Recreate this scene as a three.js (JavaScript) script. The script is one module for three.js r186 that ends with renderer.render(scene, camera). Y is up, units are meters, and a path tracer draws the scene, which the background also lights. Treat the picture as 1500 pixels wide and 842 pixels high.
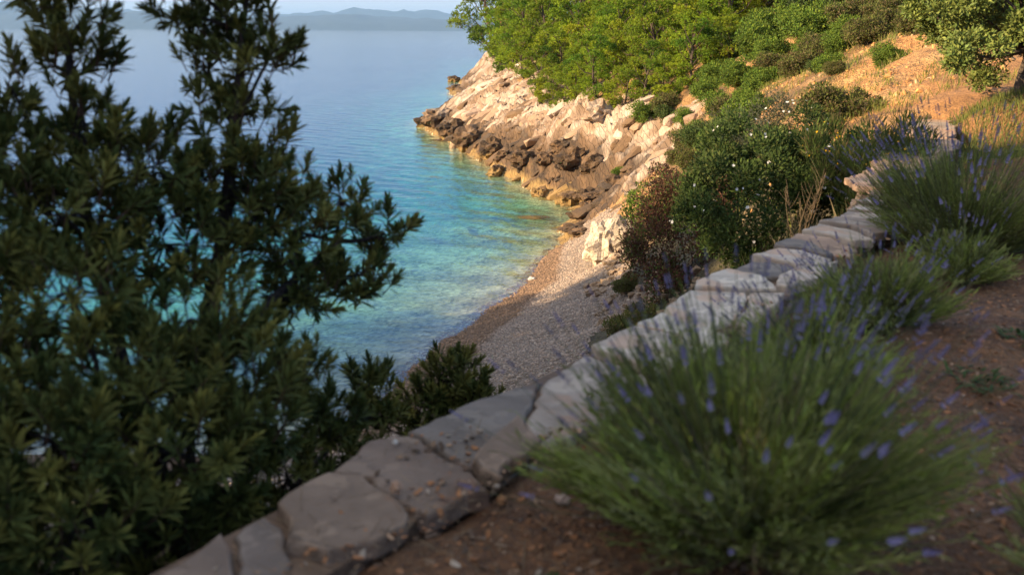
import * as THREE from 'three';
import { mergeGeometries } from 'three/addons/utils/BufferGeometryUtils.js';
import { ConvexGeometry } from 'three/addons/geometries/ConvexGeometry.js';
import { createNoise2D, createNoise3D } from 'simplex-noise';

// ---------- camera, exposure, sky, sun ----------
const scene = new THREE.Scene();
const EYE = 9.0;                                   // eye above the sea; the terrace lies 1.6 m below it
const camera = new THREE.PerspectiveCamera(32.24, 1024 / 574, 0.1, 60000);
camera.position.set(0, EYE, 0);
camera.rotation.set(-14.5 * Math.PI / 180, 0, 0.35 * Math.PI / 180, 'YXZ');
camera.focus = 40; camera.userData.fStop = 2.3;
const renderer = new THREE.WebGLRenderer({ antialias: true });
renderer.toneMapping = THREE.LinearToneMapping;
renderer.toneMappingExposure = 2.4;
renderer.shadowMap.enabled = true;

// late sun, low over the cove's other shore, a little behind the camera
const SUN = new THREE.Vector3(-0.86, 0.355, 0.34).normalize();
const sun = new THREE.DirectionalLight(new THREE.Color().setRGB(1.0, 0.75, 0.45), 5.0);
sun.name = 'sun';
sun.position.copy(SUN).multiplyScalar(200); sun.target.position.set(0, 0, 0);
sun.castShadow = true; sun.shadow.radius = 1.4;
Object.assign(sun.shadow.camera, { left: -140, right: 140, top: 140, bottom: -140, near: 1, far: 500 });
sun.shadow.mapSize.set(4096, 4096);
scene.add(sun, sun.target);
{
  const W = 512, H = 256, data = new Float32Array(W * H * 4);
  const hor = [0.42, 0.43, 0.435], mid = [0.065, 0.205, 0.47], zen = [0.17, 0.22, 0.30];
  for (let j = 0; j < H; j++) for (let i = 0; i < W; i++) {
    const up = ((j + 0.5) / H - 0.5) * Math.PI, az = ((i + 0.5) / W - 0.5) * 2 * Math.PI;
    const e = Math.max(0, Math.sin(up)), a = Math.min(1, e / 0.15), b = Math.min(1, Math.max(0, (e - 0.28) / 0.5));
    const c = new THREE.Vector3(Math.cos(az) * Math.cos(up), Math.sin(up), Math.sin(az) * Math.cos(up)).dot(SUN);
    const glow = 0.62 * Math.exp((c - 1) * 3.0);
    const s = a * a * (3 - 2 * a), o = (j * W + i) * 4;
    for (let k = 0; k < 3; k++) {
      const v = hor[k] * (1 - s) + mid[k] * s;
      data[o + k] = v * (1 - b) + zen[k] * b + glow * [1, 0.8, 0.55][k];
    }
    data[o + 3] = 1;
  }
  const t = new THREE.DataTexture(data, W, H, THREE.RGBAFormat, THREE.FloatType);
  t.mapping = THREE.EquirectangularReflectionMapping; t.magFilter = THREE.LinearFilter; t.needsUpdate = true;
  scene.background = t; scene.environment = t;
  scene.backgroundIntensity = 1; scene.environmentIntensity = 1;
}

// ---------- helpers ----------
function rng(seed) { let s = seed | 0; return () => { s = (s + 0x6d2b79f5) | 0; let t = Math.imul(s ^ (s >>> 15), 1 | s); t = (t + Math.imul(t ^ (t >>> 7), 61 | t)) ^ t; return ((t ^ (t >>> 14)) >>> 0) / 4294967296; }; }
const n2 = createNoise2D(rng(11)), n3 = createNoise3D(rng(12)), n2b = createNoise2D(rng(13));
const clamp = (x, a = 0, b = 1) => Math.min(b, Math.max(a, x)), lerp = (a, b, t) => a + (b - a) * t;
const sstep = (a, b, x) => { const t = clamp((x - a) / (b - a)); return t * t * (3 - 2 * t); };
const fbm = (x, y, o = 4) => { let s = 0, a = 0.5; for (let i = 0; i < o; i++) { s += a * n2(x, y); x = x * 2.03 + 7.1; y = y * 2.03 - 3.7; a *= 0.5; } return s; };
const mixc = (a, b, t) => [lerp(a[0], b[0], t), lerp(a[1], b[1], t), lerp(a[2], b[2], t)];
const V = (x, y, z) => new THREE.Vector3(x, y, z);
const taken = new Map();
function numbered(name) { const n = taken.get(name) || 0; taken.set(name, n + 1); return n ? name + '_' + String(n).padStart(3, '0') : name; }
function tag(o, label, category, group) { Object.assign(o.userData, { label, category }); if (group) o.userData.group = group; return o; }
function shade(o) { o.castShadow = o.receiveShadow = true; return o; }
function thing(name, label, category, p = [0, 0, 0], group) { const o = new THREE.Group(); o.name = numbered(name); o.position.set(...p); scene.add(o); return tag(o, label, category, group); }
function mesh(name, g, m, parent) { const o = shade(new THREE.Mesh(g, m)); o.name = parent ? name : numbered(name); (parent || scene).add(o); return o; }
function struct(name, g, m) { const o = mesh(name, g, m); o.userData.kind = 'structure'; return o; }
function copyOf(src, p, turn, scale, label, group) { const r = src.clone(); r.name = numbered(src.name.replace(/_\d{3}$/, '')); r.position.set(...p); r.rotation.y = turn; if (scale) r.scale.setScalar(scale); r.userData = { ...src.userData }; if (label) r.userData.label = label; if (group) r.userData.group = group; scene.add(r); return r; }

// geometry collector: triangles with a colour per vertex
class Geo {
  constructor() { this.p = []; this.c = []; this.i = []; this.u = []; }
  v(x, y, z, c, u = 0, w = 0) { this.p.push(x, y, z); this.c.push(c[0], c[1], c[2]); this.u.push(u, w); return this.p.length / 3 - 1; }
  t(a, b, c) { this.i.push(a, b, c); }
  build(smooth = false) {
    const g = new THREE.BufferGeometry();
    g.setAttribute('position', new THREE.Float32BufferAttribute(this.p, 3));
    g.setAttribute('color', new THREE.Float32BufferAttribute(this.c, 3));
    g.setAttribute('uv', new THREE.Float32BufferAttribute(this.u, 2));
    g.setIndex(this.p.length / 3 > 65535 ? new THREE.Uint32BufferAttribute(this.i, 1) : new THREE.Uint16BufferAttribute(this.i, 1));
    if (smooth) g.computeVertexNormals();
    return g;
  }
  // pointed blade from a along d, width w, facing n, bend towards b
  blade(a, d, len, w, n, c, fold = 0.25, droop = 0, segs = 2) {
    const s = _s.crossVectors(d, n).normalize(), m = _m.crossVectors(s, d).normalize();
    let l0 = -1, c0 = -1, r0 = -1;
    const first = this.v(a.x, a.y, a.z, c);
    l0 = r0 = c0 = first;
    for (let k = 1; k <= segs; k++) {
      const t = k / segs, ww = k === segs ? 0 : w * (segs === 2 ? 1 : [0, 0.85, 1, 0.7, 0][k] ?? 0.8), dy = -droop * t * t * len;
      const x = a.x + d.x * len * t, y = a.y + d.y * len * t + dy, z = a.z + d.z * len * t;
      if (k === segs) { const e = this.v(x, y, z, c); if (fold) { this.t(l0, e, c0); this.t(c0, e, r0); } else this.t(l0, e, r0); break; }
      const f = fold * ww;
      const L = this.v(x - s.x * ww + m.x * f, y - s.y * ww + m.y * f, z - s.z * ww + m.z * f, c), R = this.v(x + s.x * ww + m.x * f, y + s.y * ww + m.y * f, z + s.z * ww + m.z * f, c);
      const C = fold ? this.v(x, y, z, c) : -1;
      if (k === 1) { if (fold) { this.t(first, L, C); this.t(first, C, R); } else this.t(first, L, R); }
      else if (fold) { this.t(l0, L, c0); this.t(c0, L, C); this.t(c0, C, r0); this.t(r0, C, R); }
      else { this.t(l0, L, r0); this.t(r0, L, R); }
      l0 = L; r0 = R; c0 = fold ? C : -1;
    }
  }
  tube(pts, r0, r1, c, sides = 6) {
    let prev = null; const up = V(0.31, 0.2, 0.93), dir = V(0, 0, 0), a = V(0, 0, 0), b = V(0, 0, 0);
    pts.forEach((p, k) => {
      dir.subVectors(pts[Math.min(k + 1, pts.length - 1)], pts[Math.max(k - 1, 0)]).normalize();
      a.crossVectors(dir, up).normalize(); b.crossVectors(dir, a);
      const r = lerp(r0, r1, k / (pts.length - 1)), ring = [];
      for (let i = 0; i < sides; i++) { const q = i / sides * Math.PI * 2, x = Math.cos(q) * r, y = Math.sin(q) * r; ring.push(this.v(p.x + a.x * x + b.x * y, p.y + a.y * x + b.y * y, p.z + a.z * x + b.z * y, c, i / sides, k)); }
      if (prev) for (let i = 0; i < sides; i++) { const j = (i + 1) % sides; this.t(prev[i], prev[j], ring[i]); this.t(ring[i], prev[j], ring[j]); }
      prev = ring;
    });
  }
}
const _s = V(0, 0, 0), _m = V(0, 0, 0);
function onSphere(R, out = V(0, 0, 0)) { const z = R() * 2 - 1, a = R() * Math.PI * 2, r = Math.sqrt(1 - z * z); return out.set(r * Math.cos(a), z, r * Math.sin(a)); }
function texture(W, H, f, { srgb = false } = {}) {   // f(i, j) -> [r, g, b] 0..1
  const d = new Uint8Array(W * H * 4);
  for (let j = 0; j < H; j++) for (let i = 0; i < W; i++) { const c = f(i, j), o = (j * W + i) * 4; for (let k = 0; k < 3; k++) d[o + k] = clamp(Array.isArray(c) ? c[k] : c) * 255; d[o + 3] = 255; }
  const t = new THREE.DataTexture(d, W, H); t.wrapS = t.wrapT = THREE.RepeatWrapping; t.magFilter = THREE.LinearFilter; t.needsUpdate = true;
  if (srgb) t.colorSpace = THREE.SRGBColorSpace;
  return t;
}
// noise that repeats every n lattice cells
function tileNoise(seed) {
  const R = rng(seed), P = Array.from({ length: 4096 }, () => R());
  const at = (x, y, n) => P[((((x % n) + n) % n) * 131 + (((y % n) + n) % n) * 977 + n * 53) & 4095];
  return (x, y, n) => { const i = Math.floor(x), j = Math.floor(y), u = x - i, v = y - j, a = u * u * (3 - 2 * u), b = v * v * (3 - 2 * v); return lerp(lerp(at(i, j, n), at(i + 1, j, n), a), lerp(at(i, j + 1, n), at(i + 1, j + 1, n), a), b); };
}
const tn = tileNoise(5);
const tfbm = (u, v, n, o = 5) => { let s = 0, a = 0.5, w = 0; for (let k = 0; k < o; k++) { s += a * tn(u * n, v * n, n); w += a; a *= 0.55; n *= 2; } return s / w; };
// cells with jittered centres, repeating: returns [distance to nearest, second, id]
function tcell(u, v, n, seed = 3) {
  const x = u * n, y = v * n, i = Math.floor(x), j = Math.floor(y); let d1 = 9, d2 = 9, id = 0;
  for (let b = -1; b <= 1; b++) for (let a = -1; a <= 1; a++) {
    const I = ((i + a) % n + n) % n, J = ((j + b) % n + n) % n, h = Math.sin(I * 127.1 + J * 311.7 + seed) * 43758.5453, hx = h - Math.floor(h), g = Math.sin(I * 269.5 + J * 183.3 + seed) * 43758.5453, hy = g - Math.floor(g);
    const dx = i + a + 0.15 + 0.7 * hx - x, dy = j + b + 0.15 + 0.7 * hy - y, d = Math.sqrt(dx * dx + dy * dy);
    if (d < d1) { d2 = d1; d1 = d; id = hx; } else if (d < d2) d2 = d;
  }
  return [d1, d2, id];
}
// ---------- the lie of the land ----------
// x, z, height; the shoreline runs from the beach on the one side of the cove out along the rocky headland
const SHORE = [[-200, -60], [-100, -42], [-60, -30], [-40, -24], [-22, -20.5], [-10, -20], [-6, -20], [-4.2, -21.2], [-3.3, -22.8], [-2.8, -25.6], [-2.0, -28.4], [-0.7, -32.1], [0.7, -36.1], [1.9, -41.3], [2.5, -44.2], [3.5, -48], [3.6, -52.3], [1.9, -55.7], [0.4, -61], [-1.5, -69], [-3.6, -75], [-6.6, -87.4], [-9.6, -100.6], [-7.5, -112], [-4.5, -135], [-6.5, -160], [-7.5, -185], [-6, -215], [-9, -260], [0, -330], [40, -400], [150, -450]];
const WALL = [[-3.6, 1.2], [-2.2, -0.7], [-1.35, -1.75], [-0.76, -2.62], [-0.36, -3.2], [0.12, -3.9], [0.62, -4.6], [1.18, -5.4], [1.65, -6.1], [2.08, -6.8], [2.55, -7.55], [2.98, -8.2], [3.42, -9.1], [3.95, -10.3], [4.7, -11.8], [5.6, -13.5], [6.6, -15.8], [7.2, -17.4]];
function toLine(L, x, z) {   // [distance, side (+ right of the direction of travel), along]
  let best = 1e9, side = 1, along = 0, run = 0;
  for (let k = 0; k + 1 < L.length; k++) {
    const [ax, az] = L[k], [bx, bz] = L[k + 1], dx = bx - ax, dz = bz - az, q = dx * dx + dz * dz, t = clamp(((x - ax) * dx + (z - az) * dz) / q), ex = x - ax - dx * t, ez = z - az - dz * t, d = ex * ex + ez * ez;
    if (d < best) { best = d; side = dx * (z - az) - dz * (x - ax) > 0 ? 1 : -1; along = run + t * Math.sqrt(q); }
    run += Math.sqrt(q);
  }
  return [Math.sqrt(best), side, along];
}
const KNOTS = [
  ...SHORE.map(([x, z]) => [x, z, 0]),
  // beach and the foot of the slope
  [2.9, -34.3, 0.9], [1.8, -30.9, 0.85], [1.0, -27.5, 0.9], [0.2, -24.4, 0.95], [-0.2, -22.3, 1.0], [-0.9, -24.7, 0.45], [0.6, -29.5, 0.5], [2.2, -37.5, 0.5], [1.6, -20, 1.3], [-1, -16, 1.5], [-4, -15, 1.6], [-10, -15, 1.3], [-20, -14.5, 1.5], [2.6, -26, 1.25], [3.4, -30.5, 1.5],
  // slope below the terrace
  [-2.6, -4.2, 5.4], [-0.6, -5.6, 5.4], [1.2, -8, 4.9], [0.4, -11, 2.5], [-3, -8, 3.9], [-5, -11, 2.6], [2.2, -14, 3.2], [3.0, -16.5, 3.4], [3.3, -12.6, 6.2], [4.0, -25.7, 2.5], [3.7, -19.6, 3.3], [5.2, -35.6, 2.87], [5.4, -43.7, 2.9], [7.6, -44.4, 3.98], [7.8, -37.2, 5.67], [8.9, -45.1, 5.41], [5.6, -20.5, 6.2], [6.4, -27, 6.0],
  // terrace
  [0, 0, 7.38], [2, -3, 7.4], [0.9, -4.1, 7.42], [2.4, -6.2, 7.32], [4, -6, 7.36], [3.6, -8, 7.3], [6, -10, 7.4], [7.5, -14, 7.5], [4, 0, 7.6], [10, -8, 7.8], [15, -12, 8.4], [0, 6, 7.6], [0.2, -2.6, 7.465], [9, -18, 7.75],
  // the earth bank and hillside
  [8.0, -23.7, 7.83], [11.7, -31.9, 8.67], [15.3, -42.3, 10.05], [7.8, -18.4, 7.72], [9.2, -30.6, 7.99], [9.1, -33.8, 7.55], [10.9, -46.7, 7.61], [14.8, -58.1, 10.08], [20, -25, 9.6], [30, -10, 10.5], [60, 0, 18], [45, -30, 18], [30, -45, 15], [30, -62, 16], [50, -80, 24], [60, 40, 18], [0, 40, 12], [-30, 30, 11],
  // headland
  [4.2, -61.9, 4.71], [6.4, -55.6, 4.39], [2.7, -80, 5.04], [0, -110, 5.0], [-3, -150, 5.0], [-4.6, -180, 5.39], [14, -75, 10], [12, -110, 10], [10, -150, 9.5], [10, -200, 10], [60, -130, 26], [60, -230, 26], [25, -260, 14], [-4.5, -92, 2.6], [-0.6, -74, 2.2],
  // out of frame on the other side
  [-6, 3, 7.1], [-10, 0, 6.4], [-15, 5, 7.4], [-14, -8, 3.4], [-25, 0, 6.5], [-25, -9, 2.9], [-60, 0, 10], [-60, -18, 3], [-120, 0, 16],
  // sea bed
  [-1.6, -36.5, -0.45], [-3.4, -38, -0.9], [-9, -42, -1.9], [-16, -52, -4], [-22, -72, -7.5], [-32, -100, -13], [-60, -150, -20], [-6, -27, -0.75], [-12, -27, -1.3], [-25, -30, -2.2], [-50, -60, -8], [-10, -55, -3.6], [-9, -66, -4.6], [-14, -82, -7], [-19, -100, -9.5], [-25, -180, -14], [-30, -260, -18], [-90, -300, -26], [-2.2, -47, -1.15], [0.3, -45, -0.55], [-2, -57, -2.1], [-100, -90, -14], [-200, -120, -20], [60, -460, -18], [-20, -400, -25], [-200, -400, -30], [-200, -250, -30],
];
// the terrace meets the inner foot of the wall; outside it the ground drops
for (let k = 1; k < WALL.length; k++) { const [ax, az] = WALL[k - 1], [bx, bz] = WALL[k], l = Math.hypot(bx - ax, bz - az), dx = (bx - ax) / l, dz = (bz - az) / l, mx = (ax + bx) / 2, mz = (az + bz) / 2; KNOTS.push([mx - dz * 0.34, mz + dx * 0.34, k < 7 ? 7.475 : k < 13 ? 7.40 : 7.46], [mx, mz, k < 7 ? 7.3 : 7.25], [mx + dz * 0.5, mz - dx * 0.5, 6.5]); }
const RBF = (() => {     // linear radial basis with an affine term through every knot
  const n = KNOTS.length, m = n + 3, A = Array.from({ length: m }, () => new Float64Array(m + 1));
  for (let i = 0; i < n; i++) {
    for (let j = 0; j < n; j++) A[i][j] = Math.hypot(KNOTS[i][0] - KNOTS[j][0], KNOTS[i][1] - KNOTS[j][1]);
    A[i][n] = A[n][i] = 1; A[i][n + 1] = A[n + 1][i] = KNOTS[i][0]; A[i][n + 2] = A[n + 2][i] = KNOTS[i][1]; A[i][m] = KNOTS[i][2];
  }
  for (let c = 0; c < m; c++) {
    let p = c; for (let r = c + 1; r < m; r++) if (Math.abs(A[r][c]) > Math.abs(A[p][c])) p = r;
    [A[c], A[p]] = [A[p], A[c]];
    for (let r = 0; r < m; r++) if (r !== c && A[r][c]) { const f = A[r][c] / A[c][c]; for (let k = c; k <= m; k++) A[r][k] -= f * A[c][k]; }
  }
  return A.map((row, i) => row[m] / row[i]);
})();
function base(x, z) {
  let s = 0; const n = KNOTS.length;
  for (let i = 0; i < n; i++) { const dx = x - KNOTS[i][0], dz = z - KNOTS[i][1]; s += RBF[i] * Math.sqrt(dx * dx + dz * dz); }
  return s + RBF[n] + RBF[n + 1] * x + RBF[n + 2] * z;
}
// how rocky a place is: the headland and the foot of the slope behind the boulder
function rockiness(x, z, h) {
  const a = sstep(-40.5, -44.5, z + 1.2 * n2(x * 0.3, z * 0.3)), top = 4.6 + 0.9 * n2(x * 0.13 + 5, z * 0.13) + 2.4 * sstep(-60, -140, z) * 0.3;
  return a * (1 - sstep(top, top + 1.0, h)) * sstep(-3.5, -1.5, h);
}
function beachiness(x, z, h) { return (1 - sstep(-40.5, -43.5, z + 1.2 * n2(x * 0.3, z * 0.3))) * (1 - sstep(1.6, 2.1, h + 0.25 * n2(x * 0.5, z * 0.5))); }
// strata: tilted beds whose edges run up from the water
function strata(x, z) {
  const s = (-z * 0.92 + x * 0.62) * 0.36 + 0.55 * n2(x * 0.12, z * 0.12) + 0.12 * n2(x * 0.5, z * 0.5), f = s - Math.floor(s);
  const q = (-z * 0.8 + x * 0.95) * 1.15 + 0.5 * n2(x * 0.35 + 9, z * 0.35), g = q - Math.floor(q);
  const saw = (t) => t < 0.82 ? t / 0.82 : 1 - (t - 0.82) / 0.18;
  return 1.0 * (saw(f) - 0.5) * (0.6 + 0.5 * n2b(x * 0.1, z * 0.1)) + 0.3 * (saw(g) - 0.5) + 0.5 * fbm(x * 0.22, z * 0.22, 3) + 0.16 * (1 - 2 * Math.abs(n2(x * 0.9, z * 0.9))) + 0.05 * n2(x * 2.1, z * 2.1);
}
function land(x, z) {
  const b = base(x, z), r = rockiness(x, z, b);
  let h = b;
  if (r > 0) h += r * strata(x, z) * (0.35 + 0.65 * sstep(-0.8, 1.5, b));
  const far = Math.hypot(x, z);
  if (r < 1) {
    const onBeach = beachiness(x, z, b), hillAmp = (1 - onBeach) * sstep(6, 16, far);
    h += (1 - r) * (hillAmp * 0.5 * fbm(x * 0.18, z * 0.18, 4) + 0.04 * fbm(x * 0.9, z * 0.9, 3));
    if (far < 16 && b > 6) h += 0.03 * fbm(x * 2.3, z * 2.3, 3);
  }
  return Math.max(h, -32);
}
const rangeBy = (from, stops) => { const a = [from]; for (const [to, step] of stops) { const s0 = a[a.length - 1], n = Math.max(1, Math.round(Math.abs(to - s0) / step)); for (let k = 1; k <= n; k++) a.push(s0 + (to - s0) * k / n); } return a; };
const XS = rangeBy(-220, [[-100, 12], [-40, 5], [-20, 2], [-11, 0.7], [-3, 0.3], [6, 0.14], [16, 0.3], [30, 1], [60, 3], [160, 8]]);
const ZS = rangeBy(50, [[14, 4], [3, 1], [-8, 0.12], [-22, 0.4], [-45, 0.25], [-112, 0.3], [-200, 1], [-300, 4], [-470, 9]]);
const NX = XS.length, NZ = ZS.length, HT = new Float32Array(NX * NZ);
for (let j = 0; j < NZ; j++) for (let i = 0; i < NX; i++) HT[j * NX + i] = land(XS[i], ZS[j]);
function seek(a, v) { let lo = 0, hi = a.length - 2; const up = a[1] > a[0]; while (lo < hi) { const m = (lo + hi + 1) >> 1; if (up ? a[m] <= v : a[m] >= v) lo = m; else hi = m - 1; } return lo; }
function ground(x, z) {   // the height of the built sheet
  const i = seek(XS, x), j = seek(ZS, z), u = clamp((x - XS[i]) / (XS[i + 1] - XS[i])), v = clamp((z - ZS[j]) / (ZS[j + 1] - ZS[j]));
  return lerp(lerp(HT[j * NX + i], HT[j * NX + i + 1], u), lerp(HT[(j + 1) * NX + i], HT[(j + 1) * NX + i + 1], u), v);
}
// surface colours: what the ground is made of
const wall = (x, z) => { const [d, s] = toLine(WALL, x, z); return s * d; };
const zoneOf = (x, z, h) => {
  if (z > -60 && x > -6 && wall(x, z) > 0 && h > 6.4 && Math.hypot(x, z) < 24) return 'terrace';
  if (h < -0.03) return 'seabed';
  const b = base(x, z);
  if (rockiness(x, z, b) > 0.45) return 'rock';
  if (beachiness(x, z, b) > 0.5) return 'beach';
  return 'hill';
};
const BARE = [[8.2, -23.2, 2.2, 4], [9.2, -20, 2.2, 3.4], [14.8, -58, 1.6, 3], [15.3, -42.3, 1.6, 5], [10.9, -46.5, 1.2, 2.4], [6.0, -44, 1.6, 4], [4.6, -37, 1.0, 3.5], [10.5, -27, 1.6, 2.4]];
const COLOR = {
  terrace(x, y, z) { const t = fbm(x * 1.3, z * 1.3, 4), u = n2b(x * 5, z * 5); return mixc(mixc([0.20, 0.078, 0.026], [0.31, 0.135, 0.05], clamp(0.5 + t)), [0.21, 0.115, 0.056], clamp(0.35 + 0.5 * u)).map((v, i) => lerp(v, [0.58, 0.29, 0.105][i], 0.85 * sstep(-13.5, -17, z + 2 * t + 0.8 * u))); },
  seabed(x, y, z) { const t = fbm(x * 0.25, z * 0.25, 4), weed = sstep(0.02, 0.26, fbm(x * 0.11 + 3, z * 0.16, 4)); return mixc(mixc([0.82, 0.70, 0.43], [0.58, 0.48, 0.28], clamp(0.5 + 1.6 * t)), [0.30, 0.27, 0.15], 0.4 * weed); },
  beach(x, y, z) { const t = fbm(x * 0.8, z * 0.8, 4); const wet = 1 - sstep(0.33, 0.40, y + 0.03 * n2(x * 1.2, z * 1.2)); return mixc(mixc([0.27, 0.205, 0.16], [0.35, 0.27, 0.21], clamp(0.5 + t)), [0.22, 0.135, 0.08], wet); },
  rock(x, y, z) {
    const t = fbm(x * 0.5, z * 0.5 + y, 4), k = y + 0.9 * fbm(x * 0.16 + 4, z * 0.16, 3) + 0.35 * n2(x * 0.9, z * 0.9 + y);
    const dry = mixc([0.61, 0.475, 0.365], [0.40, 0.26, 0.165], clamp(0.35 + 1.6 * t)), lichen = mixc([0.070, 0.043, 0.024], [0.19, 0.11, 0.054], clamp(0.45 + 1.3 * t)), algae = [0.36, 0.225, 0.08];
    const along = (-z * 0.92 + x * 0.62) * 1.3, streak = sstep(0.18, 0.5, n2(along * 0.55 + 40, (x * 0.92 + z * 0.62) * 0.09) + 0.5 * fbm(x * 0.7, z * 0.7 + y, 3));
    const upper = 1.8 + 1.3 * sstep(-85, -58, z);
    return mixc(mixc(algae, lichen, sstep(0.3, 0.55, y + 0.25 * t)), mixc(dry, [0.25, 0.15, 0.085], 0.8 * streak), sstep(upper - 0.6, upper + 0.6, k + 0.8 * fbm(x * 0.8, z * 0.8 + 2 * y, 3)));   // band of black lichen above the splash line
  },
  hill(x, y, z) {
    let bare = 0; for (const [bx, bz, rx, rz] of BARE) bare = Math.max(bare, 1 - Math.hypot((x - bx) / rx, (z - bz) / rz)); const t = fbm(x * 0.6, z * 0.6, 4);
    const near = sstep(-34, -30, z) * (1 - sstep(5, 6.5, x)); bare -= near;
    return mixc(mixc([0.085, 0.072, 0.034], [0.15, 0.115, 0.052], clamp(0.5 + t)), mixc([0.74, 0.34, 0.11], [0.66, 0.40, 0.17], clamp(0.4 + t)), sstep(-0.25, 0.25, bare + 0.5 * t));
  },
};
const ZONES = { terrace: null, seabed: null, beach: null, rock: null, hill: null };
for (const k in ZONES) ZONES[k] = { g: new Geo(), at: new Map() };
{
  const put = (zn, n, i, j) => { const Z = ZONES[zn]; if (!Z.at.has(n)) { const x = XS[i], z = ZS[j], y = HT[n]; Z.at.set(n, Z.g.v(x, y, z, COLOR[zn](x, y, z), x + y * 0.6, z + y * 0.6)); } return Z.at.get(n); };
  for (let j = 0; j + 1 < NZ; j++) for (let i = 0; i + 1 < NX; i++) {
    const a = j * NX + i, b = a + 1, c = a + NX, d = c + 1, zn = zoneOf((XS[i] + XS[i + 1]) / 2, (ZS[j] + ZS[j + 1]) / 2, (HT[a] + HT[b] + HT[c] + HT[d]) / 4), g = ZONES[zn].g;
    const A = put(zn, a, i, j), B = put(zn, b, i + 1, j), C = put(zn, c, i, j + 1), D = put(zn, d, i + 1, j + 1);
    g.t(A, B, C); g.t(B, D, C);
  }
}
// normals of the whole sheet, so that zones meet without a seam
const nrm = new Float32Array(NX * NZ * 3);
for (let j = 0; j < NZ; j++) for (let i = 0; i < NX; i++) {
  const i0 = Math.max(0, i - 1), i1 = Math.min(NX - 1, i + 1), j0 = Math.max(0, j - 1), j1 = Math.min(NZ - 1, j + 1);
  const gx = (HT[j * NX + i1] - HT[j * NX + i0]) / (XS[i1] - XS[i0]), gz = (HT[j1 * NX + i] - HT[j0 * NX + i]) / (ZS[j1] - ZS[j0]), l = Math.hypot(gx, 1, gz), o = (j * NX + i) * 3;
  nrm[o] = -gx / l; nrm[o + 1] = 1 / l; nrm[o + 2] = -gz / l;
}
// textures: grain only
const soilMap = texture(512, 512, (i, j) => { const u = i / 512, v = j / 512, c = tcell(u, v, 40), e = tcell(u, v, 97, 8); return clamp(0.62 + 0.5 * (tfbm(u, v, 8) - 0.5) + 0.34 * (c[2] - 0.5) + 0.22 * (e[2] - 0.5)); });
const pebbleMap = texture(512, 512, (i, j) => { const u = i / 512, v = j / 512, c = tcell(u, v, 44), e = tcell(u, v, 90, 4); const w = c[2] > 0.45 ? c : e; return clamp(0.62 + 0.55 * (w[2] - 0.5) + 0.25 * (tfbm(u, v, 6) - 0.5)); });
const seabedMap = texture(512, 512, (i, j) => { const u = i / 512, v = j / 512, c = tcell(u, v, 26), e = tcell(u, v, 64, 4); return clamp(0.58 + 0.4 * (c[2] - 0.5) * (c[0] < 0.5 ? 1 : 0.2) + 0.4 * (e[2] - 0.5) + 0.4 * (tfbm(u, v, 6) - 0.5), 0.08, 1); });
const pebbleBump = texture(512, 512, (i, j) => { const u = i / 512, v = j / 512, c = tcell(u, v, 44), e = tcell(u, v, 90, 4); return clamp(Math.max(0.95 - 1.1 * c[0], 0.6 - 0.9 * e[0])); });
const rockMap = texture(512, 512, (i, j) => { const u = i / 512, v = j / 512; return clamp(0.74 + 0.6 * (tfbm(u, v, 5, 6) - 0.5) + 0.25 * (tfbm(u, v, 40, 3) - 0.5) - (tcell(u, v, 60, 5)[0] < 0.16 ? 0.25 : 0)); });
const rockBump = texture(512, 512, (i, j) => { const u = i / 512, v = j / 512, c = tcell(u, v, 9, 2); return clamp(0.7 * tfbm(u, v, 6, 6) + 0.3 * clamp((c[1] - c[0]) * 6)); });
const scaled = (t, metres) => { const c = t.clone(); c.repeat.set(1 / metres, 1 / metres); c.needsUpdate = true; return c; };
const std = (o) => new THREE.MeshStandardMaterial({ vertexColors: true, roughness: 0.95, ...o });
const GM = {
  terrace: std({ map: scaled(soilMap, 1.3), bumpMap: scaled(soilMap, 1.3), bumpScale: 0.05, color: 0xffffff }),
  seabed: std({ map: scaled(seabedMap, 7), roughness: 1 }),
  beach: std({ map: scaled(pebbleMap, 2.2), bumpMap: scaled(pebbleBump, 2.2), bumpScale: 0.03 }),
  rock: std({ map: scaled(rockMap, 3.1), bumpMap: scaled(rockBump, 3.1), bumpScale: 0.16 }),
  hill: std({ map: scaled(soilMap, 3), bumpMap: scaled(soilMap, 3), bumpScale: 0.22 }),
};
const NAMES = { terrace: 'terrace_ground', seabed: 'seabed', beach: 'beach', rock: 'headland_rock', hill: 'hillside' };
const STRUCT = {};
for (const k in ZONES) {
  const Z = ZONES[k], g = Z.g.build(), n = new Float32Array(Z.g.p.length);
  for (const [src, at] of Z.at) for (let c = 0; c < 3; c++) n[at * 3 + c] = nrm[src * 3 + c];
  g.setAttribute('normal', new THREE.BufferAttribute(n, 3));
  GM[k].name = NAMES[k];
  STRUCT[k] = struct(NAMES[k], g, GM[k]);
}
// deep sea floor beyond the surveyed sheet
{ const g = new THREE.PlaneGeometry(60000, 60000); g.rotateX(-Math.PI / 2); g.translate(0, -34, -20000); struct('deep_sea_floor', g, new THREE.MeshStandardMaterial({ color: new THREE.Color().setRGB(0.09, 0.12, 0.14), roughness: 1 })); }

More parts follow.
